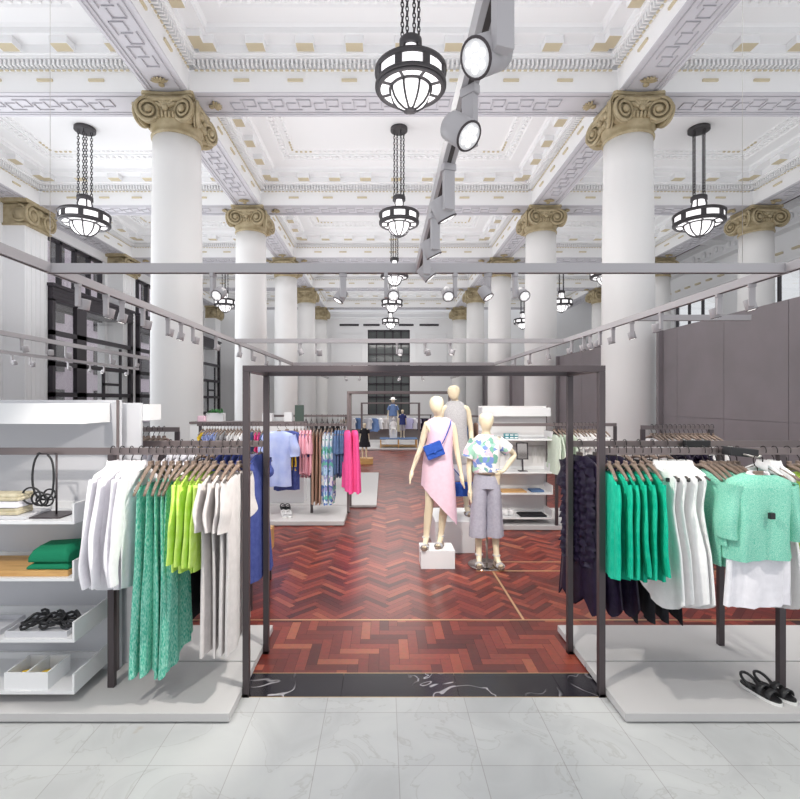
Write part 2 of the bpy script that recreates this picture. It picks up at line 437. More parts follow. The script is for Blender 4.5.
for k in range(5):
    for x in (-4.2, 4.95, -11.0, 11.75):
        o = bpy.data.objects.new('ceiling', mbl); C.objects.link(o); o.location = (x, 7.2+5.54*k, ZB); o.rotation_euler = (0, 0, PI/2); struct(o)
for y in ROWS:
    for x in (-4.2, 4.95, -11.0, 11.75):
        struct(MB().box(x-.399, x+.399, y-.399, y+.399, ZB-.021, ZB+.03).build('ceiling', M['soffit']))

# columns
def column_proto():
    t = thing('column', 'x', 'column', (0, 0, 0), 0, 'nave and aisle columns')
    b = MB(); pr = [(.5, .28)]+[(.5-.043*(max(0, (i/12-.3)/.7))**1.4, .28+6.8*i/12) for i in range(1, 13)]
    b.lathe(pr, seg=40); b.build('shaft', M['column'], t)
    b = MB(); b.box(-.56, .56, -.56, .56, 0, .1)
    b.lathe([(.54, .1), (.56, .13), (.56, .17), (.55, .2), (.53, .21), (.53, .23), (.545, .25), (.55, .28), (.5, .285)], seg=40)
    b.build('base', M['column'], t)
    b = MB()
    b.lathe([(.46, 7.05), (.485, 7.06), (.49, 7.1), (.47, 7.13), (.47, 7.2), (.5, 7.26), (.5, 7.36), (.52, 7.5), (.5, 7.7), (.5, 7.74)], seg=40)
    pts = []
    for q in range(4):
        a = q*PI/2
        for u in (-.6, -.55, -.3, 0, .3, .55):
            o_ = .6
            o_ = {.6: .55, .55: .6}.get(abs(u), .6-.07*math.cos(u/.55*PI/2))
            pts.append((o_*math.cos(a)-u*math.sin(a), o_*math.sin(a)+u*math.cos(a)))
    b.prism([(x*.8, y*.8) for x, y in pts], 7.72, 7.78); b.prism([(x*.84, y*.84) for x, y in pts], 7.77, 7.828)
    b.box(-.42, .42, -.42, .42, 7.5, 7.72)
    for q in range(4):
        R = Matrix.Rotation(q*PI/2, 4, 'Z')
        b.ball((.4, .4, 7.45), (.16, .16, .2), 0, R)
        for sx in (-1, 1):
            Mv = R @ Matrix.Translation((.345*sx, -.5, 7.45)) @ Matrix.Rotation(-sx*math.radians(18), 4, 'Z')
            sp = []; rr = []
            for i in range(44):
                th = i/43*4.4*PI; r = .2*(1-th/(4.4*PI))**.85+.04
                a = PI/2-sx*-1*th*1.0
                sp.append(Mv @ Vector((r*math.cos(PI/2+ -sx*th), -.04-.035*th/14, r*math.sin(PI/2+ -sx*th)-.02))); rr.append((.036-.014*i/43))
            b.tube(sp, rr, 6)
            disc = [[Mv @ Vector((r*math.cos(2*PI*i/20), yy, r*math.sin(2*PI*i/20)-.02)) for i in range(20)] for r, yy in ((.2, .03), (.225, .02), (.225, .0), (.15, .0), (.05, -.01))]
            b.loft(disc, True, True)
            b.ball((0, -.08, -.02), (.07, .05, .07), 0, Mv, 10, 6)
        # band that sweeps over the top between the volutes
        arc = [R @ Vector((u, -.54+.02*abs(u)/.5, 7.66-.03*math.cos(u/.5*PI/2))) for u in [-.36+.072*i for i in range(11)]]
        b.tube(arc, .05, 8)
        for i in range(7):
            a = (i-3)*.36
            Mp = R @ Matrix.Translation((0, -.53, 7.46)) @ Matrix.Rotation(a, 4, 'Y')
            b.ball((0, 0, .13), (.034, .05, .12), 0, Mp, 6, 5)
        b.ball((0, -.56, 7.46), (.06, .05, .06), 0, R, 8, 5)
        for i in range(5):
            b.ball(((i-2)*.07, -.51, 7.36), (.03, .05, .08), 0, R, 8, 5)
    b.build('capital', M['gilt'], t)
    return t
col0 = column_proto(); col0['kind'] = 'thing'
first = True
for side, x in (('left nave row', -4.2), ('right nave row', 4.95), ('right aisle row', 11.75)):
    for k in range(1, 6):
        y = ROWS[k]
        if side == 'right aisle row' and k > 4: continue
        lab = {1: 'nearest', 2: 'second nearest', 3: 'third nearest', 4: 'fourth nearest', 5: 'farthest'}[k]
        if side == 'right aisle row' and k == 4: lab = 'farthest'
        lab = f'white round column with old gold scroll capital, {lab} in the {side}'
        if first: col0.location = (x, y, 0); col0['label'] = lab; first = False
        else: dup(col0, (x, y, 0), 0, lab)

# left wall with pilasters and windows
wl = MB()
WX = -11.4
for k in range(0, 6):
    y = ROWS[k]
    wl.box(WX-.3, WX, y-1.0, y+1.0, 0, 9)
    if k < 5:
        wl.box(WX-.3, WX, y+1.0, y+4.54, 7.5, 9)
    if k < 2: wl.box(WX-.3, WX, y+1.0, y+4.54, 0, 7.5)
struct(wl.build('wall_left', M['plaster']))
for k in range(1, 6):
    y = ROWS[k]-.32
    b = MB(); b.box(WX, -10.75, y-.5, y+.5, 0, 7.1).box(WX, -10.68, y-.58, y+.58, 0, .4)
    for i in range(5): b.box(-10.75, -10.735, y-.42+i*.19, y-.35+i*.19, .6, 7.0)
    b.box(WX, -10.65, y-.55, y+.55, 7.08, 7.14, 1).box(WX, -10.7, y-.5, y+.5, 7.14, 7.72, 1).box(WX, -10.6, y-.66, y+.66, 7.74, 7.85, 1)
    for sx in (-1, 1):
        for cxx, rot in ((-10.6, 0),):
            sp = [(cxx, y+sx*.36+r*math.cos(a), 7.42+r*math.sin(a)) for a, r in [(PI/2-sx*-1*-i/30*4*PI, .28*(1-i/34)+.04) for i in range(30)]]
            b.tube(sp, .045, 6, mi=1); b.ball((cxx, y+sx*.36, 7.42), (.07, .1, .1), 1)
            b.loft([[Vector((xx, y+sx*.36+.27*math.cos(2*PI*i/16), 7.42+.27*math.sin(2*PI*i/16))) for i in range(16)] for xx in (-11, -10.62)], True, True, 1)
        sp2 = [(-10.9+.0+.28*(1-i/34)*math.cos(-i/30*4*PI+PI/2)-.0, y+sx*.55, 7.42+.28*(1-i/34)*math.sin(-i/30*4*PI+PI/2)) for i in range(30)]
        b.tube(sp2, .04, 6, mi=1)
    for i in range(7):
        b.ball((0, 0, .12), (.05, .035, .12), 1, Matrix.Translation((-10.62, y, 7.48)) @ Matrix.Rotation((i-3)*.36, 4, 'X'), 6, 5)
    struct(b.build('wall_left', [M['plaster'], M['gilt']]))
for k in range(2, 5):
    y0, y1 = ROWS[k]+1.0, ROWS[k]+4.54
    f = MB(); x0, x1 = WX-.25, WX-.1
    for a in (y0, y0+.9, y0+1.77, y0+2.64, y1-.12): f.box(x0, x1, a, a+.12, 5.0, 7.5)
    for z in (5.0, 6.3, 7.38): f.box(x0, x1, y0, y1, z, z+.12)
    # projecting street-window frame below
    xa, xb = WX-.1, -10.6; ya, yb = y0-.8, y1+.7
    if k > 1:
        for a, wd in ((ya, .14), (ya+1.25, .55), (yb-.2, .2)): f.box(xb-.14, xb, a, a+wd, 0, 5.1)
        for z in (0, 1.0, 1.95, 2.95, 3.95): f.box(xb-.14, xb, ya, yb, z, z+.15)
        f.box(xa, xb, ya, yb, 5.05, 5.5).box(xa, xb+.06, ya-.06, yb+.06, 5.5, 5.6)
        for i in range(3): f.box(xb, xb+.02, ya, yb, 5.12+i*.13, 5.16+i*.13)
        f.box(xa, xb-.15, ya, ya+.08, 0, 5.1).box(xa, xb-.15, yb-.08, yb, 0, 5.1)
        f.box(xb-.1, xb-.03, ya+2.9, ya+3.02, 0, 3.0).box(xb-.1, xb-.03, ya+4.1, ya+4.2, 0, 3.9).box(xb-.1, xb-.03, ya+2.9, ya+4.2, 2.4, 2.5)
    o = struct(f.build(f'window_{k+1}', M['frame']))
    g = MB().box(x0+.07, x0+.08, y0+.1, y1-.1, 5.1, 7.4)
    if k > 1: g.box(xb-.085, xb-.075, ya+.1, yb-.1, .1, 5.0)
    p = g.build('pane', M['glass'], o)
# buildings outside, seen through the street windows
M['facade'] = mat('street_stone', (.7, .68, .7), .8, noise=((.85, .85, .86), 6, .4, .6), bump=.6, bscale=5)
M['facade2'] = mat('street_brick', (.6, .5, .58), .8, noise=((.7, .62, .68), 8, .4, .6))
b = MB(); b.box(-22, -19, 10, 22, 0, 5.2)
for i in range(7):
    for z in (.6, 2.6): b.box(-19.0, -18.9, 10.4+i*1.6, 11.2+i*1.6, z, z+1.5, 1)
for z in (2.3, 4.4): b.box(-19, -18.8, 10, 22, z, z+.15)
o = b.build('building', [M['facade'], M['frame']]); tag(o, 'pale stone building across the street seen through left windows', 'building')
b = MB(); b.box(-23, -20, 22.2, 46, 0, 12)
for i in range(10):
    for z in (.6, 3.6, 6.6, 9.5): b.box(-20.0, -19.9, 22.8+i*2.2, 24+i*2.2, z, z+1.9, 1)
o = b.build('building', [M['facade2'], M['frame']]); tag(o, 'mauve brick building farther along the street behind left windows', 'building')
struct(MB().box(-24, -11.7, 3, 50, -.15, -.05).build('floor', M['platform']))
# end wall
b = MB()
for (x0, x1, z0, z1) in ((-11.4, -1.1, 0, 9), (1.75, 15, 0, 9), (-1.1, 1.75, 0, .8), (-1.1, 1.75, 6.6, 9)): b.box(x0, x1, 33.2, 33.6, z0, z1)
b.box(-4.4, 5.2, 33.05, 33.2, 7.35, 7.45).box(-4.4, 5.2, 33.0, 33.2, 7.75, 7.85)
for x0, x1 in ((-3, -1.7), (-1.4, -.3), (1.0, 2.0), (2.4, 3.7)):
    b.box(x0, x1, 33.15, 33.21, 6.85, 6.98, 1)
for x0, x1 in ((-3.6, -1.5), (2.1, 4.2)):
    for z0, z1 in ((3.6, 6.3),):
        b.box(x0, x1, 33.14, 33.2, z0, z0+.06).box(x0, x1, 33.14, 33.2, z1, z1+.06).box(x0, x0+.06, 33.14, 33.2, z0, z1).box(x1, x1+.06, 33.14, 33.2, z0, z1)
struct(b.build('wall_back', [M['plaster'], M['frame']]))
b = MB()
for i in range(6): b.box(-1.1+i*.554, -1.02+i*.554, 33.3, 33.42, .8, 6.6)
for z in (.8, 2.0, 2.9, 4.35, 4.9, 5.6, 6.5): b.box(-1.1, 1.75, 33.3, 33.42, z, z+.1)
b.box(-1.1, 1.75, 33.2, 33.45, 3.55, 3.75, 1)
o = struct(b.build('window_6', [M['frame'], M['tan']]))
p = MB().box(-1.1, 1.75, 33.43, 33.46, .8, 6.6).build('pane', mat('reflecting_glass', (.11, .12, .12), .1), o)  # grey-green reflection put into the pane's base colour

# right outer wall and its upper entablature
b = MB(); b.box(15, 15.3, 4, 33.6, 0, 2.0).box(15, 15.3, 4, 33.6, 6.9, 9)
for k in range(6): b.box(15, 15.3, ROWS[k]-1.2, ROWS[k]+1.2, 2, 6.9)
b.box(14.6, 15, 4, 33.6, 8.1, 8.2).box(14.75, 15, 4, 33.6, 8.2, 8.75).box(14.4, 15, 4, 33.6, 8.75, 8.9).box(14.7, 15, 4, 33.6, 6.9, 7.0)
for i in range(34):
    y = 5+i*.8
    b.ball((14.72, y, 8.5), (.06, .14, .16), 0, None, 8, 5).ball((14.72, y+.4, 8.42), (.05, .07, .09), 0, None, 8, 5)
    b.box(14.9, 15.0, y-.16, y+.16, 7.35, 7.42, 1)
struct(b.build('wall_right', [M['plaster'], M['tan']]))
for k in range(5):
    y0, y1 = ROWS[k]+1.2, ROWS[k]+4.34
    f = MB()
    for a in (y0, y0+1.02, y0+2.05, y1-.1): f.box(15.1, 15.2, a, a+.1, 2, 6.9)
    for z in (2, 3.6, 5.2, 6.8): f.box(15.1, 15.2, y0, y1, z, z+.1)
    o = struct(f.build(f'window_{k+7}', M['frame'])); MB().box(15.14, 15.16, y0, y1, 2, 6.9).build('pane', M['glass'], o)
b = MB(); b.box(12.16, 15.3, 4, 33.6, 9.0, 9.1)
struct(b.build('ceiling', M['maroon']))
for y in ROWS:
    b = MB(); b.box(12.16, 15, y-.3, y+.3, 8.6, 9.0).box(12.16, 15, y-.36, y+.36, 8.9, 9.0)
    struct(b.build('ceiling', M['plaster']))

# taupe partition walls
def partition(y0, y1, n):
    b = MB(); b.box(5.3, 5.42, y0, y1, 0, 3.17)
    y = y0
    while y < y1-.1:
        e = min(y+1.22, y1)
        b.box(5.288, 5.3, y+.004, e-.004, .1, 1.55).box(5.288, 5.3, y+.004, e-.004, 1.558, 3.165); y = e
    b.box(5.2, 5.42, y1, y1+.08, 0, 3.17)
    struct(b.build('wall_right', M['greypanel']))
partition(5.2, 9.3, 1)
partition(10.7, 14.8, 2)
partition(16.2, 20.3, 3)
partition(21.8, 25.9, 4)

# ================================================================ PLATFORMS, FRAMES, RAILS
def slab(x0, x1, y0, y1, z1, label, seams=(), z0=0.0, m='platform'):
    b = MB(); b.rbox(x0, x1, y0, y1, z0+.012, z1, .003).box(x0+.02, x1-.02, y0+.02, y1-.02, z0, z0+.012)
    o = b.build('display_platform', M[m]); tag(o, label, 'platform', 'low display platforms')
    return o
PT = .06
for x0, x1, nm in ((-3.4, -.883, 'left'), (1.38, 4.2, 'right')):
    xs_ = [x0, x0+1.3, x1] if nm == 'left' else [x0, x0+1.55, x1]
    slab(x0, x1, 2.804, 3.358, PT, f'front slab of pale grey platform under {nm} front clothes rack')
    slab(x0, x1, 3.374, 3.906, PT, f'rear slab of pale grey platform under {nm} front clothes rack')
slab(-3.4, -.585, 7.2, 8.3, .07, 'pale platform with sandals under the pink clothes rack')
slab(-3.4, -.13, 8.42, 12.2, .05, 'large white platform behind the pink clothes rack')
slab(-1.6, 1.7, 18, 22, .07, 'far pale platform carrying table of small mannequins')
slab(1.3, 4.2, 6.95, 8.1, .07, 'pale platform under white shelf unit behind floral shirt mannequin')

def frame(name, x0, x1, y0, y1, ztop, z0s, label, wd=.04, mk='bronze'):
    t = thing(name, label, 'frame', ((x0+x1)/2, (y0+y1)/2, 0), 0, 'metal gate frames')
    hx, hy = (x1-x0)/2, (y1-y0)/2
    for sx in (-1, 1):
        for sy in (-1, 1):
            xa, xb = (-hx, -hx+wd) if sx < 0 else (hx-wd, hx)
            ya, yb = (-hy, -hy+wd) if sy < 0 else (hy-wd, hy)
            b = MB(); b.rbox(xa, xb, ya, yb, z0s, ztop-wd, .003).box(xa-.0, xb+.0, ya, yb, z0s, z0s+.02); b.build('post', M[mk], t)
    for sy in (-1, 1):
        ya, yb = (-hy, -hy+wd) if sy < 0 else (hy-wd, hy)
        MB().rbox(-hx, hx, ya, yb, ztop-wd-.0, ztop, .003).build('top_bar', M[mk], t)
    for sx in (-1, 1):
        xa, xb = (-hx, -hx+wd) if sx < 0 else (hx-wd, hx)
        MB().rbox(xa, xb, -hy+wd, hy-wd, ztop-wd, ztop, .003).build('side_bar', M[mk], t)
    return t
frame('gate_frame', -.880, 1.377, 3.05, 3.61, 2.065, 0.0, 'tall dark bronze gate frame spanning the aisle nearest the viewer')
frame('gate_frame', -.585, 1.12, 7.74, 8.28, 1.99, 0.07, 'second bronze gate frame behind the pink dressed mannequin', .04, 'bronze2')
frame('gate_frame', -.9, 1.4, 19.0, 19.6, 1.75, 0.07, 'small far bronze frame around denim shirt mannequin', .05, 'bronze2')

def rack(name, x0, x1, ys, z, legs, zf, label, mk='bronze2', th=.02, hh=.022):
    t = thing(name, label, 'clothes rack', ((x0+x1)/2, sum(ys)/len(ys), zf), 0, 'bronze clothes racks')
    cx, cy = (x0+x1)/2, sum(ys)/len(ys)
    for y in ys:
        MB().rbox(x0-cx, x1-cx, y-cy-th/2, y-cy+th/2, z-hh-zf, z+hh-zf, .002).build('rail', M[mk], t)
    for lx, y in legs:
        b = MB(); b.rbox(lx-cx-.02, lx-cx+.02, y-cy-.018, y-cy+.018, 0.0, z-hh-zf, .002)
        b.build('leg', M['bronze'] if mk == 'bronze2' else M[mk], t)
    return t
RZ = 1.53
rack('clothing_rack', -3.3, -.882, [3.07, 3.59], RZ, [(-1.70, 3.07), (-1.62, 3.59)], PT, 'double clothes rail left of the gate holding white and green garments')
rack('clothing_rack', 1.379, 3.6, [3.07, 3.59], RZ, [(2.48, 3.07), (2.46, 3.59), (3.5, 3.07), (3.5, 3.59)], PT, 'double clothes rail right of the gate holding green cardigans')
rack('clothing_rack', -2.95, -.587, [7.75], 1.46, [(-1.14, 7.75), (-2.9, 7.75)], .07, 'clothes rail holding pink, print and slate garments beyond gate')
rack('clothing_rack', 1.5, 3.3, [6.97], 1.50, [(2.45, 6.97), (3.28, 6.97)], .07, 'clothes rail crossing in front of the white shelf unit')
rack('clothing_rack', 2.72, 3.48, [5.2], 1.56, [(2.74, 5.2), (3.46, 5.2)], 0, 'small clothes rail before the taupe wall above right rack')
rack('clothing_rack', -2.75, -1.98, [4.75], 1.565, [(-2.73, 4.75), (-2.0, 4.75)], 0, 'small clothes rail seen just above left rear rail')
rack('clothing_rack', -2.45, -.75, [9.9], 1.53, [(-2.43, 9.9), (-.77, 9.9)], .05, 'clothes rail with dark tops behind the dark green board')
rack('clothing_rack', -1.45, 2.0, [20.6], 1.22, [(-1.4, 20.6), (1.95, 20.6)], .07, 'low far clothes rail behind the denim shirt mannequin')
rack('clothing_rack', 1.25, 2.3, [10.5], 1.5, [(1.27, 10.5), (2.28, 10.5)], 0, 'clothes rail glimpsed between grey and floral dressed mannequins')

# ================================================================ HANGERS AND GARMENTS
def hanger_mesh(dark, clip=0):
    h = MB(); w = MB()
    pts = [(.028*math.cos(a), 0, .004+.028*math.sin(a)) for a in [math.radians(-25+i*20.5) for i in range(11)]]+[(-.02, 0, -.028), (-.004, 0, -.042), (0, 0, -.07)]
    h.tube(pts, .0032, 5)
    n = 9; top = []
    for i in range(-n, n+1):
        u = i/n; top.append((u*.2, 0, -.088-.062*abs(u)**1.4 - clip*abs(u)**1.2))
    w.tube(top, [(.006 if dark else .009)+(.004 if dark else .006)*(1-abs(i)/n) for i in range(-n, n+1)], 6)
    w.rbox(-.028, .028, -.008, .008, -.1, -.06, .003, 0, None, 1)
    if clip:
        w.tube([(-.19, 0, -.12-clip), (-.1, 0, -.12-clip)], .006, 5).tube([(.19, 0, -.12-clip), (.1, 0, -.12-clip)], .006, 5)
    return h.mesh('hook', M['hook']), w.mesh('shoulder_bar', M['hanger_dark'] if dark else M['hanger'])
HM = {(0, 0): hanger_mesh(0), (1, 0): hanger_mesh(1), (0, 1): hanger_mesh(0, .09)}
def hanger(loc, rotz, label, group, dark=0, clip=0):
    t = thing('clothes_hanger', label, 'hanger', loc, rotz, group)
    hk, sh = HM[(dark, clip)]
    for n, me in (('hook', hk), ('shoulder_bar', sh)):
        o = bpy.data.objects.new(n, me); C.objects.link(o); o.parent = t
    return t

def lerp_tab(tab, z):
    for a, b in zip(tab, tab[1:]):
        if b[0] <= z <= a[0]:
            t = (a[0]-z)/(a[0]-b[0]+1e-9); return [x+(y-x)*t for x, y in zip(a, b)]
    return tab[-1]
def cloth_body(b, tab, ht, amp, kf, ph, n=36, m=18, hem=None, mi=0, flare=0, ystart=.012):
    """tab: (z, half width) from neck down; thin drape with folds running across x"""
    z0, z1 = tab[0][0], tab[-1][0]; rings = []
    zs = [t[0] for t in tab[:4]]+[tab[3][0]+(z1-tab[3][0])*i/m for i in range(1, m+1)]
    for z in zs:
        t = (z0-z)/(z0-z1); hw = lerp_tab(tab, z)[1]
        r = []
        for i in range(n):
            a = 2*PI*i/n; c, s_ = math.cos(a), math.sin(a)
            x = hw*math.copysign(abs(c)**.75, c)
            e = ht*min(1, .75+t*2)*math.copysign(abs(s_)**.8, s_)
            A = amp*min(1, t*1.7)**1.2
            u = x/hw
            y = e+A*math.sin(kf*u+ph+1.2*t)+.5*A*math.sin(2.3*kf*u+2*ph)+A*.35*math.copysign(1, s_)*math.sin(kf*1.7*u+ph*3)
            zz = z
            if hem and t > .4: zz += hem(u, s_)*(t-.4)/.6
            zz += .006*math.sin(3*u+ph)*t
            r.append(Vector((x+.008*t*math.sin(5*t+ph), y, zz)))
        rings.append(r)
    b.loft(rings, False, False, mi)
def sleeve(b, path, ry, ph, n=14):
    """path (x, z, half width)"""
    rings = []; m = 10; L = len(path)-1
    for i in range(m+1):
        f = i/m*L; k = min(int(f), L-1); t = f-k
        x, z, rw = [p+(q-p)*t for p, q in zip(path[k], path[k+1])]
        d = Vector((path[k+1][0]-path[k][0], 0, path[k+1][1]-path[k][1])).normalized(); nrm = Vector((-d.z, 0, d.x))
        r = []
        for j in range(n):
            a = 2*PI*j/n
            p = Vector((x, 0, z))+nrm*(rw*math.cos(a))
            p.y = ry*math.sin(a)+.006*math.sin(5*i/m+ph)+.004*math.sin(9*i/m+2*ph)
            p.x += .006*math.sin(7*i/m+ph)
            r.append(p)
        rings.append(r)
    b.loft(rings, False, False)
SPEC = {
 'shirt': dict(tab=[(-.085, .06), (-.098, .11), (-.12, .19), (-.16, .225), (-.45, .22), (-.8, .235)], sl=[(.185, -.15, .055), (.25, -.42, .055), (.275, -.6, .045), (.265, -.74, .04)], collar=1, hem=lambda u, s: -.05*(1-u*u)+.03),
 'strap_dress': dict(tab=[(-.2, .15), (-.22, .155), (-.25, .16), (-.3, .165), (-.7, .17), (-1.25, .21)], straps=1, hem=lambda u, s: -.06*u),
 'long_top': dict(tab=[(-.105, .1), (-.115, .14), (-.133, .19), (-.16, .205), (-.45, .2), (-.66, .21)], sl=[(.17, -.15, .055), (.22, -.38, .05), (.235, -.6, .05)], hem=lambda u, s: .0),
 'tee_dress': dict(tab=[(-.105, .1), (-.115, .14), (-.133, .2), (-.17, .215), (-.6, .2), (-1.12, .205)], sl=[(.185, -.15, .075), (.235, -.28, .085), (.25, -.4, .09)], hem=lambda u, s: -.03*u),
 'cardigan': dict(tab=[(-.1, .085), (-.11, .13), (-.13, .19), (-.16, .215), (-.45, .215), (-.7, .225)], sl=[(.18, -.15, .06), (.24, -.4, .055), (.255, -.66, .05)], hem=lambda u, s: -.03*(1-u*u)),
 'vest_shirt': dict(tab=[(-.08, .06), (-.095, .1), (-.12, .165), (-.17, .175), (-.32, .15), (-.6, .22), (-.93, .25)], collar=1, hem=lambda u, s: .07-.09*(1-u*u)),
 'sweater': dict(tab=[(-.085, .08), (-.1, .13), (-.125, .19), (-.16, .205), (-.4, .2), (-.62, .215)], sl=[(.17, -.15, .06), (.2, -.33, .055), (.21, -.5, .05)], hem=lambda u, s: 0),
 'dress': dict(tab=[(-.085, .08), (-.1, .12), (-.125, .17), (-.17, .185), (-.45, .16), (-1.1, .25)], sl=[(.16, -.15, .055), (.2, -.3, .05)], hem=lambda u, s: 0),
 'maxi': dict(tab=[(-.085, .06), (-.1, .09), (-.13, .13), (-.18, .15), (-.45, .15), (-1.15, .2)], hem=lambda u, s: -.05*u),
 'ruffle_dress': dict(tab=[(-.085, .08), (-.1, .12), (-.125, .17), (-.17, .185), (-.45, .17), (-1.15, .24)], sl=[(.16, -.15, .06), (.2, -.34, .06)], ruffle=1, hem=lambda u, s: .05*math.sin(7*u)),
 'ruffle_top': dict(tab=[(-.085, .07), (-.1, .12), (-.125, .18), (-.17, .2), (-.35, .22), (-.74, .16)], tier=(-.3, .24), hem=lambda u, s: -.1*(1-u*u)),
 'boxy_shirt': dict(tab=[(-.085, .085), (-.1, .14), (-.13, .22), (-.18, .24), (-.5, .2), (-.98, .2)], sl=[(.2, -.16, .08), (.25, -.36, .09), (.26, -.5, .09)], hem=lambda u, s: -.02),
 'trousers': dict(tab=[(-.3, .17), (-.32, .175), (-.36, .18), (-.42, .19), (-.6, .2), (-.9, .21)], hem=lambda u, s: 0),
 'short_top': dict(tab=[(-.085, .08), (-.1, .13), (-.125, .19), (-.16, .2), (-.4, .2), (-.55, .21)], sl=[(.17, -.15, .06), (.21, -.3, .055)], hem=lambda u, s: 0),
}
GN = {'shirt': ('shirt', 'shirt'), 'strap_dress': ('strap_dress', 'dress'), 'long_top': ('long_sleeved_blouse', 'top'), 'tee_dress': ('tee_dress', 'dress'), 'cardigan': ('cardigan', 'cardigan'),
      'vest_shirt': ('sleeveless_shirt', 'shirt'), 'sweater': ('sweater', 'sweater'), 'dress': ('dress', 'dress'), 'maxi': ('long_dress', 'dress'), 'ruffle_dress': ('ruffled_dress', 'dress'),
      'ruffle_top': ('ruffled_blouse', 'top'), 'boxy_shirt': ('boxy_shirt', 'shirt'), 'trousers': ('trousers', 'trousers'), 'short_top': ('short_sleeved_blouse', 'top')}
def garment(kind, mk, loc, rotz, label, group, ht=.016, amp=.009, kf=None, simple=False, sc=1, m2=None):
    sp = SPEC[kind]; nm, cat = GN[kind]; rnd = random.uniform
    t = thing(nm, label, cat, loc, rotz, group); ph = rnd(0, 6); t.scale = (sc, 1, sc) if sc != 1 else (1, 1, 1)
    b = MB(); n, m = (20, 8) if simple else (40, 18)
    cloth_body(b, sp['tab'], ht, amp, kf or rnd(5, 8), ph, n, m, sp.get('hem'))
    if 'straps' in sp:
        for sx in (-1, 1): b.tube([(sx*.13, -.008, -.2), (sx*.135, 0, -.15), (sx*.13, .008, -.2)], .004, 4)
    if 'sl' in sp and simple:
        for sx in (-1, 1): sleeve(b, [(sx*x, z, r) for x, z, r in sp['sl']], ht*.8, ph+sx, 8)
    b.build('body', M[mk], t)
    if 'sl' in sp and not simple:
        for sx in (-1, 1):
            s = MB(); sleeve(s, [(sx*x, z+rnd(-.01, .01)*(i > 0), r) for i, (x, z, r) in enumerate(sp['sl'])], ht*.9, ph+sx); s.build('sleeve', M[m2 or mk], t)
    if 'collar' in sp and not simple:
        c = MB(); pts = []
        for i in range(17):
            a = 2*PI*i/16; pts.append(a)
        r0 = [Vector((.055*math.cos(a), .02*math.sin(a), -.085)) for a in pts[:-1]]; r1 = [Vector((.05*math.cos(a), .024*math.sin(a), -.055)) for a in pts[:-1]]
        r2 = [Vector((.075*math.cos(a), .034*math.sin(a), -.1-.02*abs(math.cos(a)))) for a in pts[:-1]]
        c.loft([r0, r1, r2]); c.build('collar', M[mk], t)
    if 'tier' in sp and not simple:
        s = MB(); z, hw = sp['tier']; cloth_body(s, [(-.14, .19), (-.16, .2), (-.2, .215), (-.22, .22), (z-.05, hw), (z-.12, hw+.01)], ht*1.35, amp*1.2, 9, ph, n, 8, lambda u, s_: .03*math.sin(6*u)); s.build('ruffle', M[mk], t)
    if 'ruffle' in sp and not simple:
        s = MB()
        for sd in (-1, 1):
            for q in range(5):
                x = (q-2)*.065; rows = []
                for i in range(34):
                    z = -.125-i*.022-.01*(q % 2); e = -1 if i % 2 else 1
                    rows.append([Vector((x+w_*.05+.012*math.sin(i*.6+q), sd*(ht+.008+.02*(1-abs(w_))+.011*e*math.sin(w_*4+q)+.008*math.sin(i*2.3+q*1.7)), z+.01*e*w_)) for w_ in (-1, -.5, 0, .5, 1)])
                s.loft(rows, closed=False)
        s.build('ruffle', M[mk], t)
    return t
HALF = -PI/2
LOW = ('cardigan', 'long_top', 'tee_dress', 'sweater', 'short_top', 'maxi')
def tagit(t, sx=1, z=-.22, y=0, k=1):          # dark security tag pinned to the near side of a garment
    MB().rbox(-.016*k, .016*k, -.012*k, .012*k, -.02*k, .02*k, .005*k).build('security_tag', M['black'], t, (sx, y, z))
def hang(kind, mk, desc, where, xs, y, z, group, rot=HALF, jit=.07, simple=False, dark=0, clip=0, hangers=True, frm='left', **kw):
    n = len(xs); out = []
    for i, x in enumerate(xs):
        r = rot+random.uniform(-jit, jit)
        if n == 1: lab, hl = f'{desc} {where}', f'hanger holding the {desc} {where}'
        else:
            k = ORD[i] if i < n-1 or n == 2 else 'last'
            if n == 2: k = ('left', 'right')[i]; fr = ''
            elif n == 3: k = ('leftmost', 'middle', 'rightmost')[i]; fr = ''
            else: fr = ' from the left' if k != 'last' else ''; k = {'first': 'leftmost', 'last': 'rightmost'}.get(k, k); fr = '' if k in ('leftmost', 'rightmost') else fr
            lab = f'{k} {desc}{fr} {where}'; hl = f'hanger of the {k} {desc}{fr} {where}'
        hl = ' '.join(hl.split()[:16])
        g = garment(kind, mk, (x, y, z-(.034 if kind in LOW else 0)), r, lab, group, simple=simple, **kw); out.append(g)
        if hangers: hanger((x, y, z), r, hl, 'hangers of the '+group, dark, clip)
    return out
def seq(px0, px1, n, Y): return [XA(px0+(px1-px0)*(i/(n-1) if n > 1 else 0), Y) for i in range(n)]

WL = 'on left front rail'
hang('shirt', 'white_cotton', 'white long-sleeved shirt', WL, seq(113, 141, 4, 3.07), 3.07, RZ, 'white shirts on the left front rail', dark=1)
hang('strap_dress', 'green_marl', 'green marl strappy dress', WL, seq(151, 179, 5, 3.07), 3.07, RZ, 'green marl dresses on the left front rail', clip=1, amp=.017)
hang('long_top', 'lime', 'lime green top', WL, seq(187, 208, 4, 3.07), 3.07, RZ, 'lime tops on the left front rail')
hang('tee_dress', 'oat', 'oatmeal tee dress', WL, seq(214.5, 239, 4, 3.07), 3.07, RZ, 'oatmeal tee dresses on the left front rail')
WLR = 'on left rear rail by gate'
hang('dress', 'navy', 'navy blue dress', WLR, [-1.17, -1.115, -1.065, -1.01], 3.59, RZ, 'navy dresses on the left rear rail', dark=1, rot=HALF-.12, sc=.86)
hang('dress', 'lilac', 'lilac dress', WLR, [-.955], 3.59, RZ, 'lilac dress on the left rear rail', dark=1, rot=HALF-.14, sc=.84)
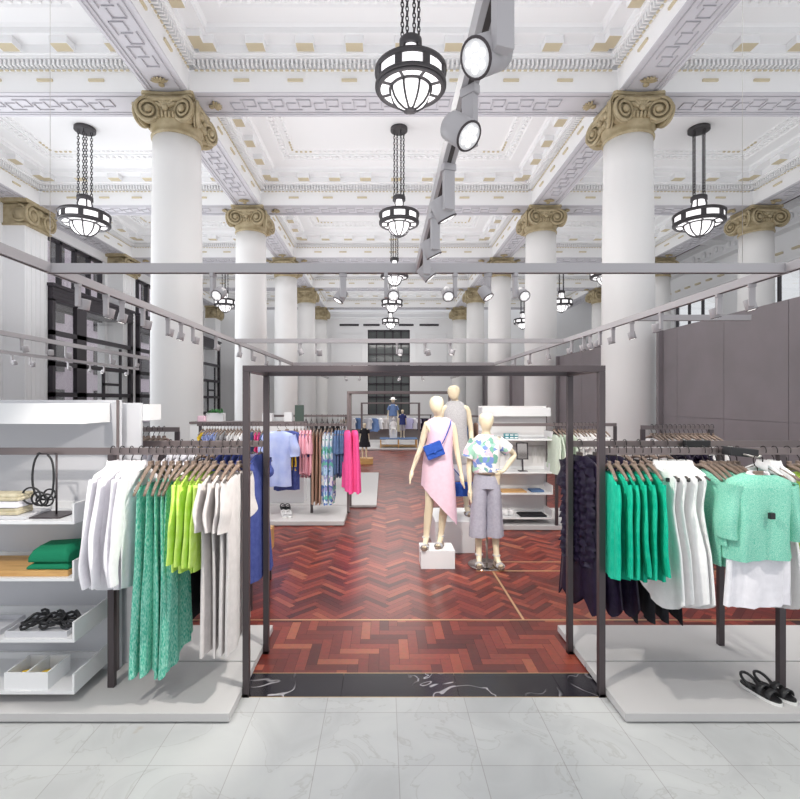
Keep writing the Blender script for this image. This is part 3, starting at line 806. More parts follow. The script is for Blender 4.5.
hang('dress', 'blue', 'deep blue dress', WLR, [-.905], 3.59, RZ, 'blue dress on the left rear rail', dark=1, rot=HALF-.2, sc=.88)
hang('shirt', 'white_cotton', 'plain white shirt', 'on left rear rail behind others', [-1.56, -1.48, -1.40], 3.59, RZ, 'white shirts on the left rear rail')
hang('maxi', 'blackcloth', 'black dress', 'on left rear rail behind limes', [-1.34, -1.27], 3.59, RZ, 'black dresses on the left rear rail')

WR = 'on right front rail'
hang('cardigan', 'kelly', 'bright green cardigan', WR, seq(609, 650, 6, 3.07), 3.07, RZ, 'green cardigans on the right front rail', rot=HALF-.22)
vs = hang('vest_shirt', 'white_linen', 'white sleeveless shirt', WR, seq(659, 686, 4, 3.07), 3.07, RZ, 'white sleeveless shirts on the right front rail', rot=HALF+.1, jit=.1, dark=1)
for v in vs: tagit(v, .12, -.16, -.018, .6)
hang('sweater', 'mint', 'mint marl sweater', 'on right front rail behind displayed one', seq(703, 737, 6, 3.07), 3.07, RZ, 'mint sweaters on the right front rail', rot=HALF-.1)
hang('vest_shirt', 'white_linen', 'white linen top', 'on right front rail beside lime tops', [2.37, 2.44], 3.07, RZ, 'white tops beyond the displayed sweater')
hang('long_top', 'lime', 'lime knit top', 'at far right edge of right front rail', [2.52, 2.6, 2.68], 3.07, RZ, 'lime tops on the right front rail')
hang('ruffle_dress', 'plum', 'dark plum ruffled dress', 'on right rear rail inside gate', [1.43, 1.55, 1.67], 3.59, RZ, 'plum dresses on the right rear rail', dark=1, rot=HALF+.36)
hang('maxi', 'blackcloth', 'black long dress', 'on right rear rail behind green cardigans', [1.76, 1.86, 1.96, 2.06], 3.59, RZ, 'black dresses on the right rear rail')
hang('ruffle_dress', 'plum', 'purple ruffled top', 'on right rear rail behind mint sweaters', [2.18, 2.3], 3.59, RZ, 'purple tops on the right rear rail', sc=.62)
# front-facing displayed outfit on a projecting arm
XF, YF = XA(758, 2.84), 2.84
t = thing('sign_bracket', 'black sloped display arm with sign holder above mint sweater', 'display bracket', (XF+.02, 3.05, RZ))
b = MB(); b.rbox(-.1, .07, -.1, -.02, -.024, .028, .006, 0, Matrix.Rotation(.1, 4, 'Y')); b.build('sign_holder', M['black'], t)
b = MB(); b.tube([(-.02, -.02, .03), (-.02, -.03, .0), (-.02, -.21, -.015), (-.02, -.23, .0)], .006, 6).tube([(-.02, -.0, .028), (-.02, .034, .028), (-.02, .034, -.01)], .005, 6); b.build('arm', M['steel'], t)
g = garment('sweater', 'mint', (XF, YF, 1.5), 0, 'mint marl sweater displayed facing the viewer over white blouse', 'displayed outfit', ht=.08, amp=.014, kf=6, sc=.9)
tagit(g, .0, -.33, -.1)
hanger((XF, YF, 1.5), 0, 'pale wood hanger of the front-facing mint sweater', 'displayed outfit')
g = garment('trousers', 'white_cotton', (XF, YF+.005, 1.5), 0, 'white skirt hanging below the front-facing mint sweater', 'displayed outfit', ht=.035, amp=.012, kf=9, sc=.93)
b = MB(); rg = []
for r, z, ry in ((.062, -.12, .05), (.056, -.088, .042), (.05, -.066, .038), (.056, -.064, .042), (.066, -.085, .052), (.072, -.103, .058)):
    rg.append([Vector((r*math.cos(2*PI*i/24), ry*math.sin(2*PI*i/24), z-.028*max(0, -math.sin(2*PI*i/24))**2)) for i in range(24)])
b.loft(rg); o = b.build('blouse_collar', M['white_cotton'], None, (XF, YF, 1.5)); tag(o, 'white blouse collar standing out of displayed mint sweater', 'blouse')
t = thing('sign_bracket', 'black sign holder clipped on right rail above white shirts', 'display bracket', (XA(690, 3.59), 3.56, RZ))
MB().rbox(-.08, .1, -.05, -.012, -.02, .03, .005).build('sign_holder', M['black'], t)
b = MB(); b.tube([(.0, -.012, .03), (0, .013, .03), (0, .018, -.01)], .005, 6); b.build('arm', M['steel'], t)

# mid racks
WM = 'on rail beyond the gate'
kw = dict(simple=True)
MY, MZ = 7.75, 1.46
hang('boxy_shirt', 'skyblue', 'pale blue boxy shirt', 'facing front at rail end beyond gate', [XA(279, 7.35)], 7.35, MZ, 'blue shirts beyond the gate', rot=.12, ht=.06, amp=.02, sc=.9)
hang('boxy_shirt', 'blue', 'violet blue shirt', 'behind the pale blue boxy shirt', [XA(287, 7.6)], 7.6, MZ, 'blue shirts beyond the gate', rot=.1, ht=.05, amp=.02)
hang('long_top', 'yellow', 'yellow top', 'beside pink ruffled tops', [XA(294.5, MY), XA(297, MY)], MY, MZ, 'yellow tops beyond the gate', **kw)
hang('ruffle_top', 'pink', 'pink ruffled top', WM, seq(301, 311, 4, MY), MY, MZ, 'pink tops beyond the gate', amp=.014, ht=.022)
hang('maxi', 'camel', 'camel long dress', WM, seq(314, 321, 3, MY), MY, MZ, 'camel dresses beyond the gate')
hang('maxi', 'tropic', 'blue and green print dress', WM, seq(325, 332, 3, MY), MY, MZ, 'print dresses beyond the gate', ht=.03, amp=.02)
hang('ruffle_top', 'slate', 'slate blue ruffled top', WM, seq(336, 344, 4, MY), MY, MZ, 'slate tops beyond the gate', amp=.014, ht=.022)
hang('maxi', 'hotpink', 'hot pink long dress', 'at right end of rail beyond gate', [XA(346, MY)+.04, XA(346, MY)+.15], MY-.22, MZ+.03, 'hot pink dresses beyond the gate', rot=HALF+.35, ht=.04, amp=.02, hangers=False, sc=.85)
hang('short_top', 'yellow', 'small yellow top', 'on rail seen above left rear rail', [XA(203, MY)], MY, MZ, 'tops seen above the left rear rail', **kw)
hang('short_top', 'skyblue', 'light blue top', 'on rail seen above left rear rail', seq(207, 218, 5, MY), MY, MZ, 'tops seen above the left rear rail', **kw)
hang('short_top', 'greymarl', 'grey patterned top', 'on rail seen above left rear rail', seq(221, 228, 3, MY), MY, MZ, 'tops seen above the left rear rail', **kw)
hang('short_top', 'white_linen', 'white top', 'on rail seen above left rear rail', seq(231, 244, 5, MY), MY, MZ, 'tops seen above the left rear rail', **kw)
hang('maxi', 'hotpink', 'hot pink dress', 'seen through the gap in left gate posts', [XA(256, MY), XA(259, MY)], MY, MZ, 'pink dresses seen between the gate posts', **kw)
hang('short_top', 'slate', 'slate top', 'seen between the left gate posts', [XA(252, MY), XA(264, MY)], MY, MZ, 'slate tops seen between the gate posts', **kw)
hang('long_top', 'blackcloth', 'black top', 'on the rail behind dark green board', seq(306, 338, 7, 9.9), 9.9, 1.53, 'black tops on the farther rail', dark=1, **kw)
hang('long_top', 'stone', 'grey stone top', 'on far side of rail behind dark board', seq(341, 346, 3, 9.9), 9.9, 1.53, 'stone tops on the farther rail', **kw)
hang('long_top', 'palegreen', 'pale green top', 'right of the white shelf unit', seq(554, 570, 5, 6.97), 6.97, 1.5, 'pale green tops right of the shelf unit', **kw)
hang('short_top', 'white_linen', 'white tee', 'on rail seen through right gate posts', seq(574, 604, 9, 6.97), 6.97, 1.5, 'white tees seen through the right gate posts', **kw)
hang('short_top', 'white_linen', 'white top', 'on small rail before taupe wall', seq(652, 712, 14, 5.2), 5.2, 1.56, 'white tops before the taupe wall', **kw)
hang('short_top', 'white_cotton', 'white tee', 'on small rail above left rear rail', seq(127, 164, 8, 4.75), 4.75, 1.565, 'white tees on the small left rail', **kw)
for i, (px, mk, ds) in enumerate([(456, 'camel', 'camel'), (461, 'chambray', 'denim blue'), (466, 'slate', 'slate blue'), (471, 'stone', 'stone grey'), (476, 'camel', 'tan')]):
    hang('long_top', mk, f'{ds} top', 'hanging behind floral and grey mannequins', [XA(px, 10.5)], 10.5, 1.5, 'tops behind the mannequins', hangers=False, **kw)
for px, mk, ds, kd in [(352, 'greymarl', 'grey', 'short_top'), (358, 'slate', 'slate blue', 'short_top'), (368, 'stone', 'stone grey', 'short_top'), (374, 'chambray', 'bright blue', 'long_top'), (379, 'white_linen', 'ivory', 'short_top'),
                       (385, 'oat', 'oatmeal', 'short_top'), (397, 'khaki', 'khaki', 'long_top'), (409, 'lilac', 'lilac', 'short_top'), (413, 'white_cotton', 'white', 'short_top'), (417, 'greyblue', 'grey blue', 'short_top'), (422, 'plum', 'dark plum', 'long_top'), (426, 'plum', 'deep purple', 'long_top')]:
    hang(kd, mk, f'{ds} garment', 'on the far low rail', [XA(px, 20.6)], 20.6, 1.22, 'garments on the far low rail', rot=HALF+.9, hangers=False, ht=.04, amp=.02, **kw)

# ================================================================ SHELF UNITS
def shelf_unit(x0, x1, xp, yf, yb, zs, ztop, zfoot, label, lip=.12, left_lip=False, pm='panel'):
    t = thing('shelf_unit', label, 'shelf unit', (x0, yb, zfoot)); o = lambda x: x-x0
    MB().rbox(0, xp-x0, 0, .03, 0, ztop+.02-zfoot, .002).build('back_panel', M[pm], t)
    d = yf-yb
    for z in zs:
        b = MB(); zz = z-zfoot
        b.box(0, x1-x0, d, -.001, zz, zz+.018).box(0, x1-x0, -.02, -.001, zz+.018, zz+.06).box(x1-x0-.012, x1-x0, d, -.001, zz+.018, zz+lip)
        if left_lip: b.box(0, .012, d, -.001, zz+.018, zz+lip)
        b.build('shelf', M['shelf'], t)
    b = MB(); zz = ztop-zfoot; b.box(0, x1-x0, d+.1, -.001, zz-.125, zz-.11).box(0, x1-x0, d+.1, d+.115, zz-.11, zz).box(x1-x0-.015, x1-x0, d+.115, -.001, zz-.11, zz).box(0, .015, d+.115, -.001, zz-.11, zz)
    b.build('top_tray', M['shelf'], t)
    b = MB(); b.rbox(xp-x0-.008, xp-x0-.001, -.03, -.001, 0, ztop+.02-zfoot, .002).build('upright', M['bronze2'], t)
    return t
shelf_unit(-3.3, -1.82, -1.76, 2.885, 3.27, [.12, .425, .785, 1.12], 1.83, PT, 'white wall shelf unit with trays at left foreground')
t = shelf_unit(-3.3, -1.61, -1.655, 3.98, 3.34, [], 1.82, PT, 'plain back shelf unit just behind left foreground shelves') if False else None
t = thing('shelf_unit', 'grey backed shelf unit standing just behind left foreground shelves', 'shelf unit', (-3.3, 3.345, PT))
MB().rbox(0, 1.645, 0, .025, 0, 1.77, .002).build('back_panel', M['panel'], t)
MB().box(0, 1.69, .026, .2, 1.65, 1.76).build('top_tray', M['shelf'], t)
shelf_unit(1.42, 2.41, 2.44, 7.0, 7.37, [.15, .50, .80, 1.27], 1.74, .07, 'white shelf unit standing behind the floral shirt mannequin', .13, True, 'panel_pale')

# things on the left shelves
SX = lambda px, Y: XA(px, Y)
zs1 = 1.139
t = thing('necklace_stand', 'black necklace stand with looped cords on top left shelf', 'necklace stand', (XA(50, 3.0), 3.0, zs1))
b = MB(); b.rbox(-.14, .1, -.06, .12, 0, .008, .002); b.build('base', M['bronze'], t)
b = MB(); b.tube([(.02, .03, .008), (.02, .03, .385)], .006, 8).tube([(.02, .03, .38), (-.1, .03, .38)], .005, 8); b.build('stem', M['bronze'], t)
b = MB()
ctrl = [(-.075, .018, .388), (-.105, .018, .34), (-.118, .016, .26), (-.115, .016, .18), (-.09, .016, .12), (-.04, .014, .1), (.0, .014, .13), (.012, .014, .2), (.012, .014, .28), (.0, .016, .34), (-.03, .018, .378)]
sm = []
for i in range(len(ctrl)-1):
    p0, p1, p2, p3 = [Vector(ctrl[max(0, min(len(ctrl)-1, i+q))]) for q in (-1, 0, 1, 2)]
    for k in range(6):
        u = k/6; sm.append(.5*((2*p1)+(p2-p0)*u+(2*p0-5*p1+4*p2-p3)*u*u+(3*p1-p0-3*p2+p3)*u**3))
b.tube(sm, .0065, 8)
for i, (cx, cz, r) in enumerate([(-.1, .12, .055), (-.06, .1, .045), (-.02, .09, .04), (-.055, .085, .036), (-.015, .12, .036)]):
    b.tube([(cx+r*math.cos(a), .0+.01*i-.02, cz+.01+r*.9*math.sin(a)) for a in [2*PI*k/24 for k in range(24)]], .0055, 6, True)
o = b.build('necklace', M['black'], None, t.location.copy()); tag(o, 'black looped cord necklace hanging on the shelf stand', 'necklace')
# folded khaki tops on a pale tray
def folded(name, label, cat, x0, x1, y0, y1, z, n, th, mk, group=None, bulge=.01):
    for i in range(n):
        b = MB(); zz = z+i*th; j = random.uniform(-.006, .006)
        rg = []
        for k in range(11):
            u = k/10*PI-PI/2
            pass
        b.rbox(x0+j, x1+j, y0, y1, zz+.001, zz+th*.55, th*.24, 0, None, 3).rbox(x0+j+.004, x1+j-.003, y0+.006, y1, zz+th*.5, zz+th-.001, th*.22, 0, None, 3)
        for v in b.bm.verts:
            v.co.z += .004*math.sin(v.co.x*30+i)*math.sin(v.co.y*25+i)*(.3 if n > 1 else 1)
        o = b.build(name, M[mk[i % len(mk)]]);
        lv = ('bottom', 'middle', 'top')[i] if n == 3 else ('lower', 'upper')[i] if n == 2 else ''
        tag(o, f'{lv} {label}'.strip(), cat, group)
b = MB(); b.rbox(-2.6, XA(36, 3.0), 2.91, 3.14, zs1, zs1+.02, .003); o = b.build('display_tray', M['panel']); tag(o, 'grey tray under khaki folded tops on top left shelf', 'tray')
folded('folded_garment', 'folded khaki top stacked on the grey shelf tray', 'folded top', -2.62, XA(20, 2.95), 2.93, 3.07, zs1+.02, 3, .042, ['khaki', 'white_cotton', 'khaki'], 'khaki tops folded on the shelf')
zs2 = .803
b = MB(); b.rbox(-2.5, XA(69, 2.92), 2.91, 3.2, zs2, zs2+.035, .004); o = b.build('wooden_tray', M['wood_l']); tag(o, 'light wooden tray under green folded top at left', 'tray')
b = MB()
for (x0, x1, z0, z1) in ((-2.13, XA(69, 2.93), 0, .04), (-2.12, XA(69, 2.93)+.0, .042, .135)):
    rings = []
    for i in range(13):
        u = i/12; x = x0+(x1-x0)*u; h = z1-z0
        e = min(1, (min(u, 1-u)*8+.6))
        top = (z1-z0)*e*(.85+.15*u)
        rings.append([Vector((x, y, zs2+.036+z0+zf*top)) for y, zf in ((2.925, .3), (2.925, .1), (2.93, 0), (3.18, 0), (3.19, .3), (3.18, .8), (3.1, 1.05), (3.0, 1.0), (2.94, .85), (2.927, .6))])
    b.loft(rings, True, True)
o = b.build('folded_sweater', mat('folded_green', (.0, .21, .1), .85, bump=.2, bscale=140)); tag(o, 'thick folded bottle green sweater lying on wooden tray', 'folded sweater')
zs3 = .443
def low_tray(x0, x1, y0, y1, z, label, mk='panel'):
    b = MB(); b.box(x0+.002, x1-.002, y0+.002, y1-.002, z+.001, z+.01)
    for q in ((x0, x0+.008, y0+.008, y1-.008), (x1-.008, x1, y0+.008, y1-.008), (x0, x1, y0, y0+.008), (x0, x1, y1-.008, y1)): b.box(*q, z+.0005, z+.035)
    o = b.build('display_tray', M[mk]); tag(o, label, 'tray'); return o
low_tray(XA(6, 2.92), XA(68, 2.92), 2.91, 3.14, zs3, 'pale grey tray holding coiled black belts at left')
low_tray(-2.5, XA(0, 2.93), 2.91, 3.14, zs3, 'grey tray at left image edge beside belt tray')
for i, cx in enumerate((-2.14, -2.03, -1.92)):
    b = MB(); pts = []
    for k in range(60):
        a = k/60*2*PI*3.3; r = .05+.016*math.sin(k*.7+i)
        pts.append((cx+r*1.1*math.cos(a)+.012*math.sin(k*.31), 3.02+r*1.2*math.sin(a), zs3+.03+.012*(k/60)*3+.012*math.sin(k*.9)+.02*max(0, math.sin(a))))
    b.tube(pts, .0085, 6)
    o = b.build('belt', M['black']); tag(o, f'{("leftmost","middle","rightmost")[i]} coiled black cord belt in the grey shelf tray', 'belt', 'coiled belts in the tray')
zs4 = .138
t = thing('compartment_box', 'white two compartment box on bottom left shelf', 'box', (XA(32, 2.95), 3.0, zs4))
b = MB(); b.box(-.12, .12, -.09, .1, 0.001, .01)
for q in ((-.13, -.118, -.0895, .0995), (.118, .13, -.0895, .0995), (-.006, .006, -.0895, .0995), (-.13, .13, -.1, -.09), (-.13, .13, .1, .11)): b.box(*q, .0, .1)
b.build('tray', M['white'], t)
for i, cx in enumerate((-.065, .06)):
    b = MB(); b.tube([(cx-.03, -.06+.0, .03), (cx-.02, 0, .04), (cx+.02, .04, .038), (cx+.03, .07, .04)], [.014, .02, .02, .014], 8)
    o = b.build('rolled_scarf', M['yellow'], None, t.location.copy()); tag(o, f'yellow rolled scarf in {("left", "right")[i]} compartment of white box', 'scarf', 'scarves in the white box')

# sandals
def sandal(name, loc, rotz, label, mk='black', L=.26, sole='rubber', group=None, parent=None):
    t = thing(name, label, 'sandal', loc, rotz, group) if parent is None else None
    if parent is not None:
        t = bpy.data.objects.new(name, None); C.objects.link(t); t.parent = parent; t.location = loc; t.rotation_euler = (0, 0, rotz)
    k = L/.26
    out = []
    for i in range(24):
        a = 2*PI*i/24; y = -.13*math.cos(a); wd = .042+.008*math.cos(a)+(-.004 if abs(y) < .05 else 0)
        out.append((k*wd*math.sin(a), k*y))
    MB().prism(out, 0, .018*k).build('sole', M[sole], t)
    b = MB(); b.prism([(x*.97, y*.97) for x, y in out], .018*k, .03*k)
    for y0, y1, h in ((-.09, -.055, .05), (-.035, .0, .06)):
        rg = []
        for y in (y0, y1):
            rg.append([Vector((k*.045*math.cos(PI*i/10), k*y, k*(.025+h*.85*math.sin(PI*i/10)))) for i in range(11)])
        rg2 = [[p*1.0+Vector((0, 0, .006*k)) for p in r] for r in rg]
        b.loft([rg[0], rg[1], rg2[1], rg2[0], rg[0]], closed=False)
    b.tube([(k*.04*math.cos(a), k*(.07+.045*math.sin(a)), k*(.06+.025*math.sin(a))) for a in [2*PI*i/16 for i in range(16)]], .009*k, 6, True)
    b.tube([(k*.04, k*.07, k*.06), (k*.04, k*.02, k*.03)], .009*k, 6).tube([(-k*.04, k*.07, k*.06), (-k*.04, k*.02, k*.03)], .009*k, 6)
    b.build('upper', M[mk], t)
    return t
xa = ZA(0, 1)
sandal('sandal', (XA(760, 2.98), 2.98, PT), .3, 'left black strappy sandal with white sole on right platform', group='black sandals on the right platform', L=.25)
sandal('sandal', (XA(774, 2.99), 2.99, PT), .34, 'right black strappy sandal with white sole on right platform', group='black sandals on the right platform', L=.25)
for i, (px, y, mk, nm) in enumerate([(283, 7.95, 'black', 'black'), (288, 7.95, 'black', 'black'), (284, 7.5, 'white', 'white'), (289, 7.5, 'white', 'white')]):
    sandal('sandal', (XA(px, y), y, .07), .3, f'{("left", "right")[i % 2]} {nm} sandal on platform under pale blue shirt', mk, .24, 'rubber', f'{nm} sandals beyond the gate')

# things on the mid right shelf unit
for i in range(6):
    px = 505+(i % 3)*4.6; rw = i//3
    b = MB(); b.rbox(0, .06, 0, .1, 0, .035, .004).box(.005, .055, -.002, .0, .01, .025, 1)
    o = b.build('soap_box', [mat('teal_card', (.03, .25, .3), .5), M['white']], None, (XA(px, 7.1), 7.1, 1.288+rw*.038)); tag(o, f'{("left","middle","right")[i % 3]} teal gift box in {("lower","upper")[rw]} row on shelf behind mannequin', 'box', 'teal boxes on the shelf')
t = thing('picture_frame', 'small black framed mirror standing on white shelf at right', 'mirror', (XA(523, 7.1), 7.1, .818))
b = MB(); Mx = Matrix.Rotation(-.12, 4, 'X')
b.box(-.085, .085, 0, .015, .17, .185, 0, Mx).box(-.085, .085, 0, .015, .4, .415, 0, Mx).box(-.085, -.07, 0, .015, .17, .415, 0, Mx).box(.07, .085, 0, .015, .17, .415, 0, Mx).box(-.01, .01, .0, .015, 0, .17, 0, Mx).box(-.06, .06, -.03, .06, 0, .01); b.build('frame', M['frame'], t)
MB().box(-.07, .07, .005, .01, .185, .4, 0, Mx).build('mirror_glass', mat('mirror', (.5, .45, .42), .08, 1), t)
for i in range(7):
    px = [500, 506, 512, 533, 538, 542, 546][i]
    b = MB(); b.tube([(0, 0, 0), (.02, 0, -.12), (0, 0, -.24-.01*(i % 3)), (-.02, 0, -.12)], .004, 5, True)
    o = b.build('chain_necklace', M['steel'], None, (XA(px, 7.34), 7.34, 1.16)); tag(o, f'{ORD[i]} fine necklace from the left hanging against white shelf back', 'necklace', 'necklaces on the shelf back')
b = MB(); b.tube([(1.5, 7.345, 1.165), (2.4, 7.345, 1.165)], .006, 6); tag(b.build('jewellery_rail', M['steel']), 'thin steel rail carrying necklaces on white shelf back', 'rail')
b = MB(); b.rbox(XA(501, 7.1), XA(526, 7.1), 7.05, 7.3, .519, .535, .003); tag(b.build('wooden_tray', M['wood_l']), 'orange wooden tray on lower shelf behind floral mannequin', 'tray')
b = MB(); b.rbox(XA(531, 7.1), XA(544, 7.1), 7.08, 7.28, .519, .545, .008); tag(b.build('folded_garment', M['slate']), 'dark folded garment beside the orange wooden tray', 'folded top')
b = MB(); b.rbox(XA(520, 7.1), XA(546, 7.1), 7.05, 7.3, .169, .19, .004); tag(b.build('folded_garment', M['blackcloth']), 'black folded garment on bottom shelf behind mannequin', 'folded top')
for i, px in enumerate((505, 511)):
    b = MB(); b.lathe([(.03, 0), (.04, .01), (.045, .07), (.035, .09)], (0, 0, 0), 14); o = b.build('candle_jar', M['white'], None, (XA(px, 7.15), 7.15, .169)); tag(o, f'{("left","right")[i]} white candle jar on the bottom shelf', 'jar', 'candle jars')
b = MB(); b.lathe([(.05, 0), (.09, .05), (.1, .09), (.09, .085), (.05, .02)], (0, 0, 0), 16); o = b.build('bowl', mat('amber', (.6, .3, .15), .6), None, (XA(524, 7.2), 7.2, 1.63)); tag(o, 'terracotta bowl in place of a warm light on top tray of white shelf unit', 'bowl')  # orange bowl added in place of a small warm light

# cabinet behind the pink rack with planter, boxes and board
t = thing('display_cabinet', 'low white display cabinet behind rack of pink and print tops', 'cabinet', (-3.4, 8.6, .05))
b = MB(); b.rbox(0, 2.0, 0, .35, 0, 1.38, .004); b.build('body', M['shelf'], t); MB().rbox(-.01, 2.01, -.01, .36, 1.381, 1.42, .004).build('top', M['bronze2'], t)
zc = 1.47
t = thing('planter', 'white planter box with leafy green plants on display cabinet', 'planter', (XA(216, 8.8), 8.8, zc))
b = MB()
for q in ((-.15, .15, -.08, -.07), (-.15, .15, .07, .08), (-.15, -.14, -.07, .07), (.14, .15, -.07, .07), (-.14, .14, -.07, .07)): b.box(*q, 0, .15 if q[1]-q[0] < .02 or q[3]-q[2] < .02 else .1)
b.build('box', M['white'], t)
b = MB()
for i in range(60):
    a = random.uniform(0, 2*PI); x = random.uniform(-.13, .13); Mq = Matrix.Translation((x, random.uniform(-.05, .05), .11+random.uniform(0, .06))) @ Matrix.Rotation(a, 4, 'Z') @ Matrix.Rotation(random.uniform(-1, .3), 4, 'Y')
    b.ball((.04, 0, 0), (.045, .018, .004), 0, Mq, 6, 4)
b.build('foliage', M['plant'], t)
b = MB(); b.rbox(XA(262, 8.7), XA(272, 8.7), 8.7, 8.85, zc, zc+.14, .004); tag(b.build('box', M['white']), 'white box on cabinet seen beside left rear gate post', 'box')
b = MB(); b.rbox(XA(284, 8.7), XA(292, 8.7), 8.7, 8.85, zc, zc+.16, .004); tag(b.build('box', M['white']), 'white box on cabinet beside dark green board', 'box')
b = MB(); b.box(XA(295, 8.75), XA(304, 8.75), 8.73, 8.75, zc, zc+.29); tag(b.build('board', mat('dark_green_board', (.06, .09, .075), .6)), 'dark green rectangular board standing on display cabinet', 'board')
for i, (px, mk) in enumerate([(203, 'dusty'), (212, 'greymarl'), (222, 'greymarl')]):
    pass
b = MB(); b.rbox(XA(199, 8.7), XA(206, 8.7), 8.62, 8.72, zc, zc+.1, .01); tag(b.build('folded_garment', M['dusty']), 'dusty pink folded top on cabinet left of planter', 'folded top')

# wooden bench behind left rack
t = thing('bench', 'low light wooden bench behind left front clothes rack', 'bench', (-1.5, 4.68, 0))
MB().rbox(-.42, .36, -.4, .42, .33, .55, .005).build('seat_box', M['wood_l'], t)
for sx in (-.38, .32):
    for sy in (-.36, .38): MB().box(sx-.02, sx+.02, sy-.02, sy+.02, 0, .33).build('leg', M['bronze'], t)

# ================================================================ CEILING TRACKS
TZ = 2.92
def track(name, a, b, label, wires=(), wz=ZB+1.0):
    a = Vector(a); b = Vector(b); c = (a+b)/2
    t = thing('lighting_track', label, 'lighting track', c, 0, 'suspended lighting tracks')
    m = MB(); m.bar(a-c, b-c, .055, .075); m.build('profile', M['track'], t)
    d = (b-a).normalized()
    m = MB(); m.bar(a-c+d*.01-Vector((0, 0, .0379)), b-c-d*.01-Vector((0, 0, .0379)), .018, .002); m.build('slot', M['track_dark'], t)
    for wp in wires:
        p = Vector(wp); m = MB(); m.tube([(p.x-c.x, p.y-c.y, .037), (p.x-c.x, p.y-c.y, wz-TZ)], .0025, 4); m.build('suspension_wire', M['steel'], t)
    return t
XL, XR, XC = -2.72, 3.27, .283
track('t', (XL-.03, 4, TZ), (XR+.03, 4, TZ), 'pale grey track crossing the full width nearest the viewer', [(XL, 4, 0), (XR-.35, 4, 0)])
track('t', (XC, .9, TZ), (XC, 3.97, TZ), 'pale grey centre track running overhead towards the viewer')
track('t', (XL, 2.2, TZ), (XL, 3.97, TZ), 'short pale grey track at upper left edge before first cross track')
track('t', (XR, 2.4, TZ), (XR, 3.97, TZ), 'short pale grey track at upper right edge before first cross track')
track('t', (XL, 4.03, TZ), (XL, 24, TZ), 'long pale grey track receding along left side of nave')
track('t', (XR, 4.03, TZ), (XR, 24, TZ), 'long pale grey track receding along right side of nave')
track('t', (XL+.03, 8.9, TZ), (XR-.03, 8.9, TZ), 'second pale grey cross track above the bronze gate')
track('t', (XR+.03, 6.4, TZ), (4.77, 6.4, TZ), 'stub track reaching right to the taupe wall')
track('t', (XL+.03, 14.5, TZ), (XR-.03, 14.5, TZ), 'third pale grey cross track seen just under gate bar')
track('t', (XL+.03, 20.5, TZ), (XR-.03, 20.5, TZ), 'farthest pale grey cross track before end window')
track('t', (-6.1, 5.5, TZ), (-6.1, 13.2, TZ), 'upper of two tracks in the left aisle')
track('t', (-8.5, 6.5, TZ), (-8.5, 17, TZ), 'lower looking of two tracks in the left aisle')
# spotlights
def spot_proto():
    t = thing('spotlight', 'x', 'spotlight', (0, 0, 0), 0, 'track spotlights')
    b = MB(); b.rbox(-.016, .016, -.03, .03, -.03, 0, .003).build('adapter', M['track'], t)
    b = MB(); b.rbox(-.014, .014, -.024, .024, -.2, -.031, .003).build('bracket', M['track'], t)
    return t
HEADS = {}
def head_mesh():
    b = MB(); b.lathe([(.02, .042), (.043, .04), (.046, .036), (.046, -.05), (.043, -.055)], (0, 0, 0), 24)
    me = b.mesh('head', M['track'])
    l = MB(); l.lathe([(.041, -.056), (.041, -.0575), (.02, -.058)], (0, 0, 0), 24)
    for k in range(7):
        a = 2*PI*k/6; q = .024 if k < 6 else 0; l.lathe([(.0095, -.0575), (.0095, -.0595), (.005, -.0605)], (q*math.cos(a), q*math.sin(a), 0), 10, 1)
    lm = l.mesh('lens', [M['lens_dim'], M['lens']])
    r = MB(); r.tube([(.0435*math.cos(a), .0435*math.sin(a), -.056) for a in [2*PI*i/24 for i in range(24)]], .004, 6, True); rm = r.mesh('rim', M['bronze'])
    return me, lm, rm
hm = head_mesh(); sp0 = [None]
def spot(x, y, side, tilt, az, label, light=0, haz=0):
    """side: which side the drum hangs; tilt from straight down; az where it points"""
    if sp0[0] is None:
        t = spot_proto(); sp0[0] = t; t.location = (x, y, TZ-.038); t['label'] = label
        for n, me in zip(('head',), hm[:1]):
            o = bpy.data.objects.new('head', me); C.objects.link(o); o.parent = t
            for n2, m2 in (('lens', hm[1]), ('rim', hm[2])):
                q = bpy.data.objects.new(n2, m2); C.objects.link(q); q.parent = o
    else:
        t = dup(sp0[0], (x, y, TZ-.038), 0, label)
    t.rotation_euler = (0, 0, az)
    for c in t.children:
        if c.name.startswith('head'):
            c.location = (side*.062, 0, -.165); c.rotation_euler = (tilt, 0, haz)
    if light:
        d = Vector((0, math.sin(tilt), -math.cos(tilt))); d.rotate(Euler((0, 0, az)))
        p = Vector((x, y, TZ-.038))+Vector((side*.068*math.cos(az), side*.068*math.sin(az), -.17))+d*.075
        spot_light(p, p+d, light, 70, .5)
    return t
cl = ['nearest the viewer', 'second nearest', 'third nearest', 'fourth nearest', 'last before cross track']
for i, (y, sd, ti, az, hz) in enumerate([(1.17, -1, 1.0, -1.25, 3.42), (1.62, -1, .85, .78, -3.18), (2.15, -1, .5, -1.2, 0), (2.72, -1, .5, -1.2, 0), (3.25, -1, .7, -1.5, 0)]):
    spot(XC, y, sd, ti, az, f'grey spotlight on overhead centre track, {cl[i]}', 0, hz)
for i, (px, sd, ti, az) in enumerate([(213, -1, 1.0, 2.9), (343, 1, .55, 1.9), (386, -1, 1.0, 3.1), (455, 1, .9, 3.2), (488, 1, .6, -2.2), (515, -1, 1.0, 3.3)]):
    spot(XA(px, 4), 4, sd, ti, az, f'{ORD[i]} spotlight from the left on nearest cross track', 0)
for i, px in enumerate([78, 106, 122, 143, 168, 181, 193, 216, 240, 252, 266, 280]):
    y = -XL*F/(CX-px)
    spot(XL, y, 1, .25, PI/2+.4*(i % 3-1), f'{ORD[i]} spotlight from the front on long left nave track', 45 if i in (0, 2, 4, 7) else 0)
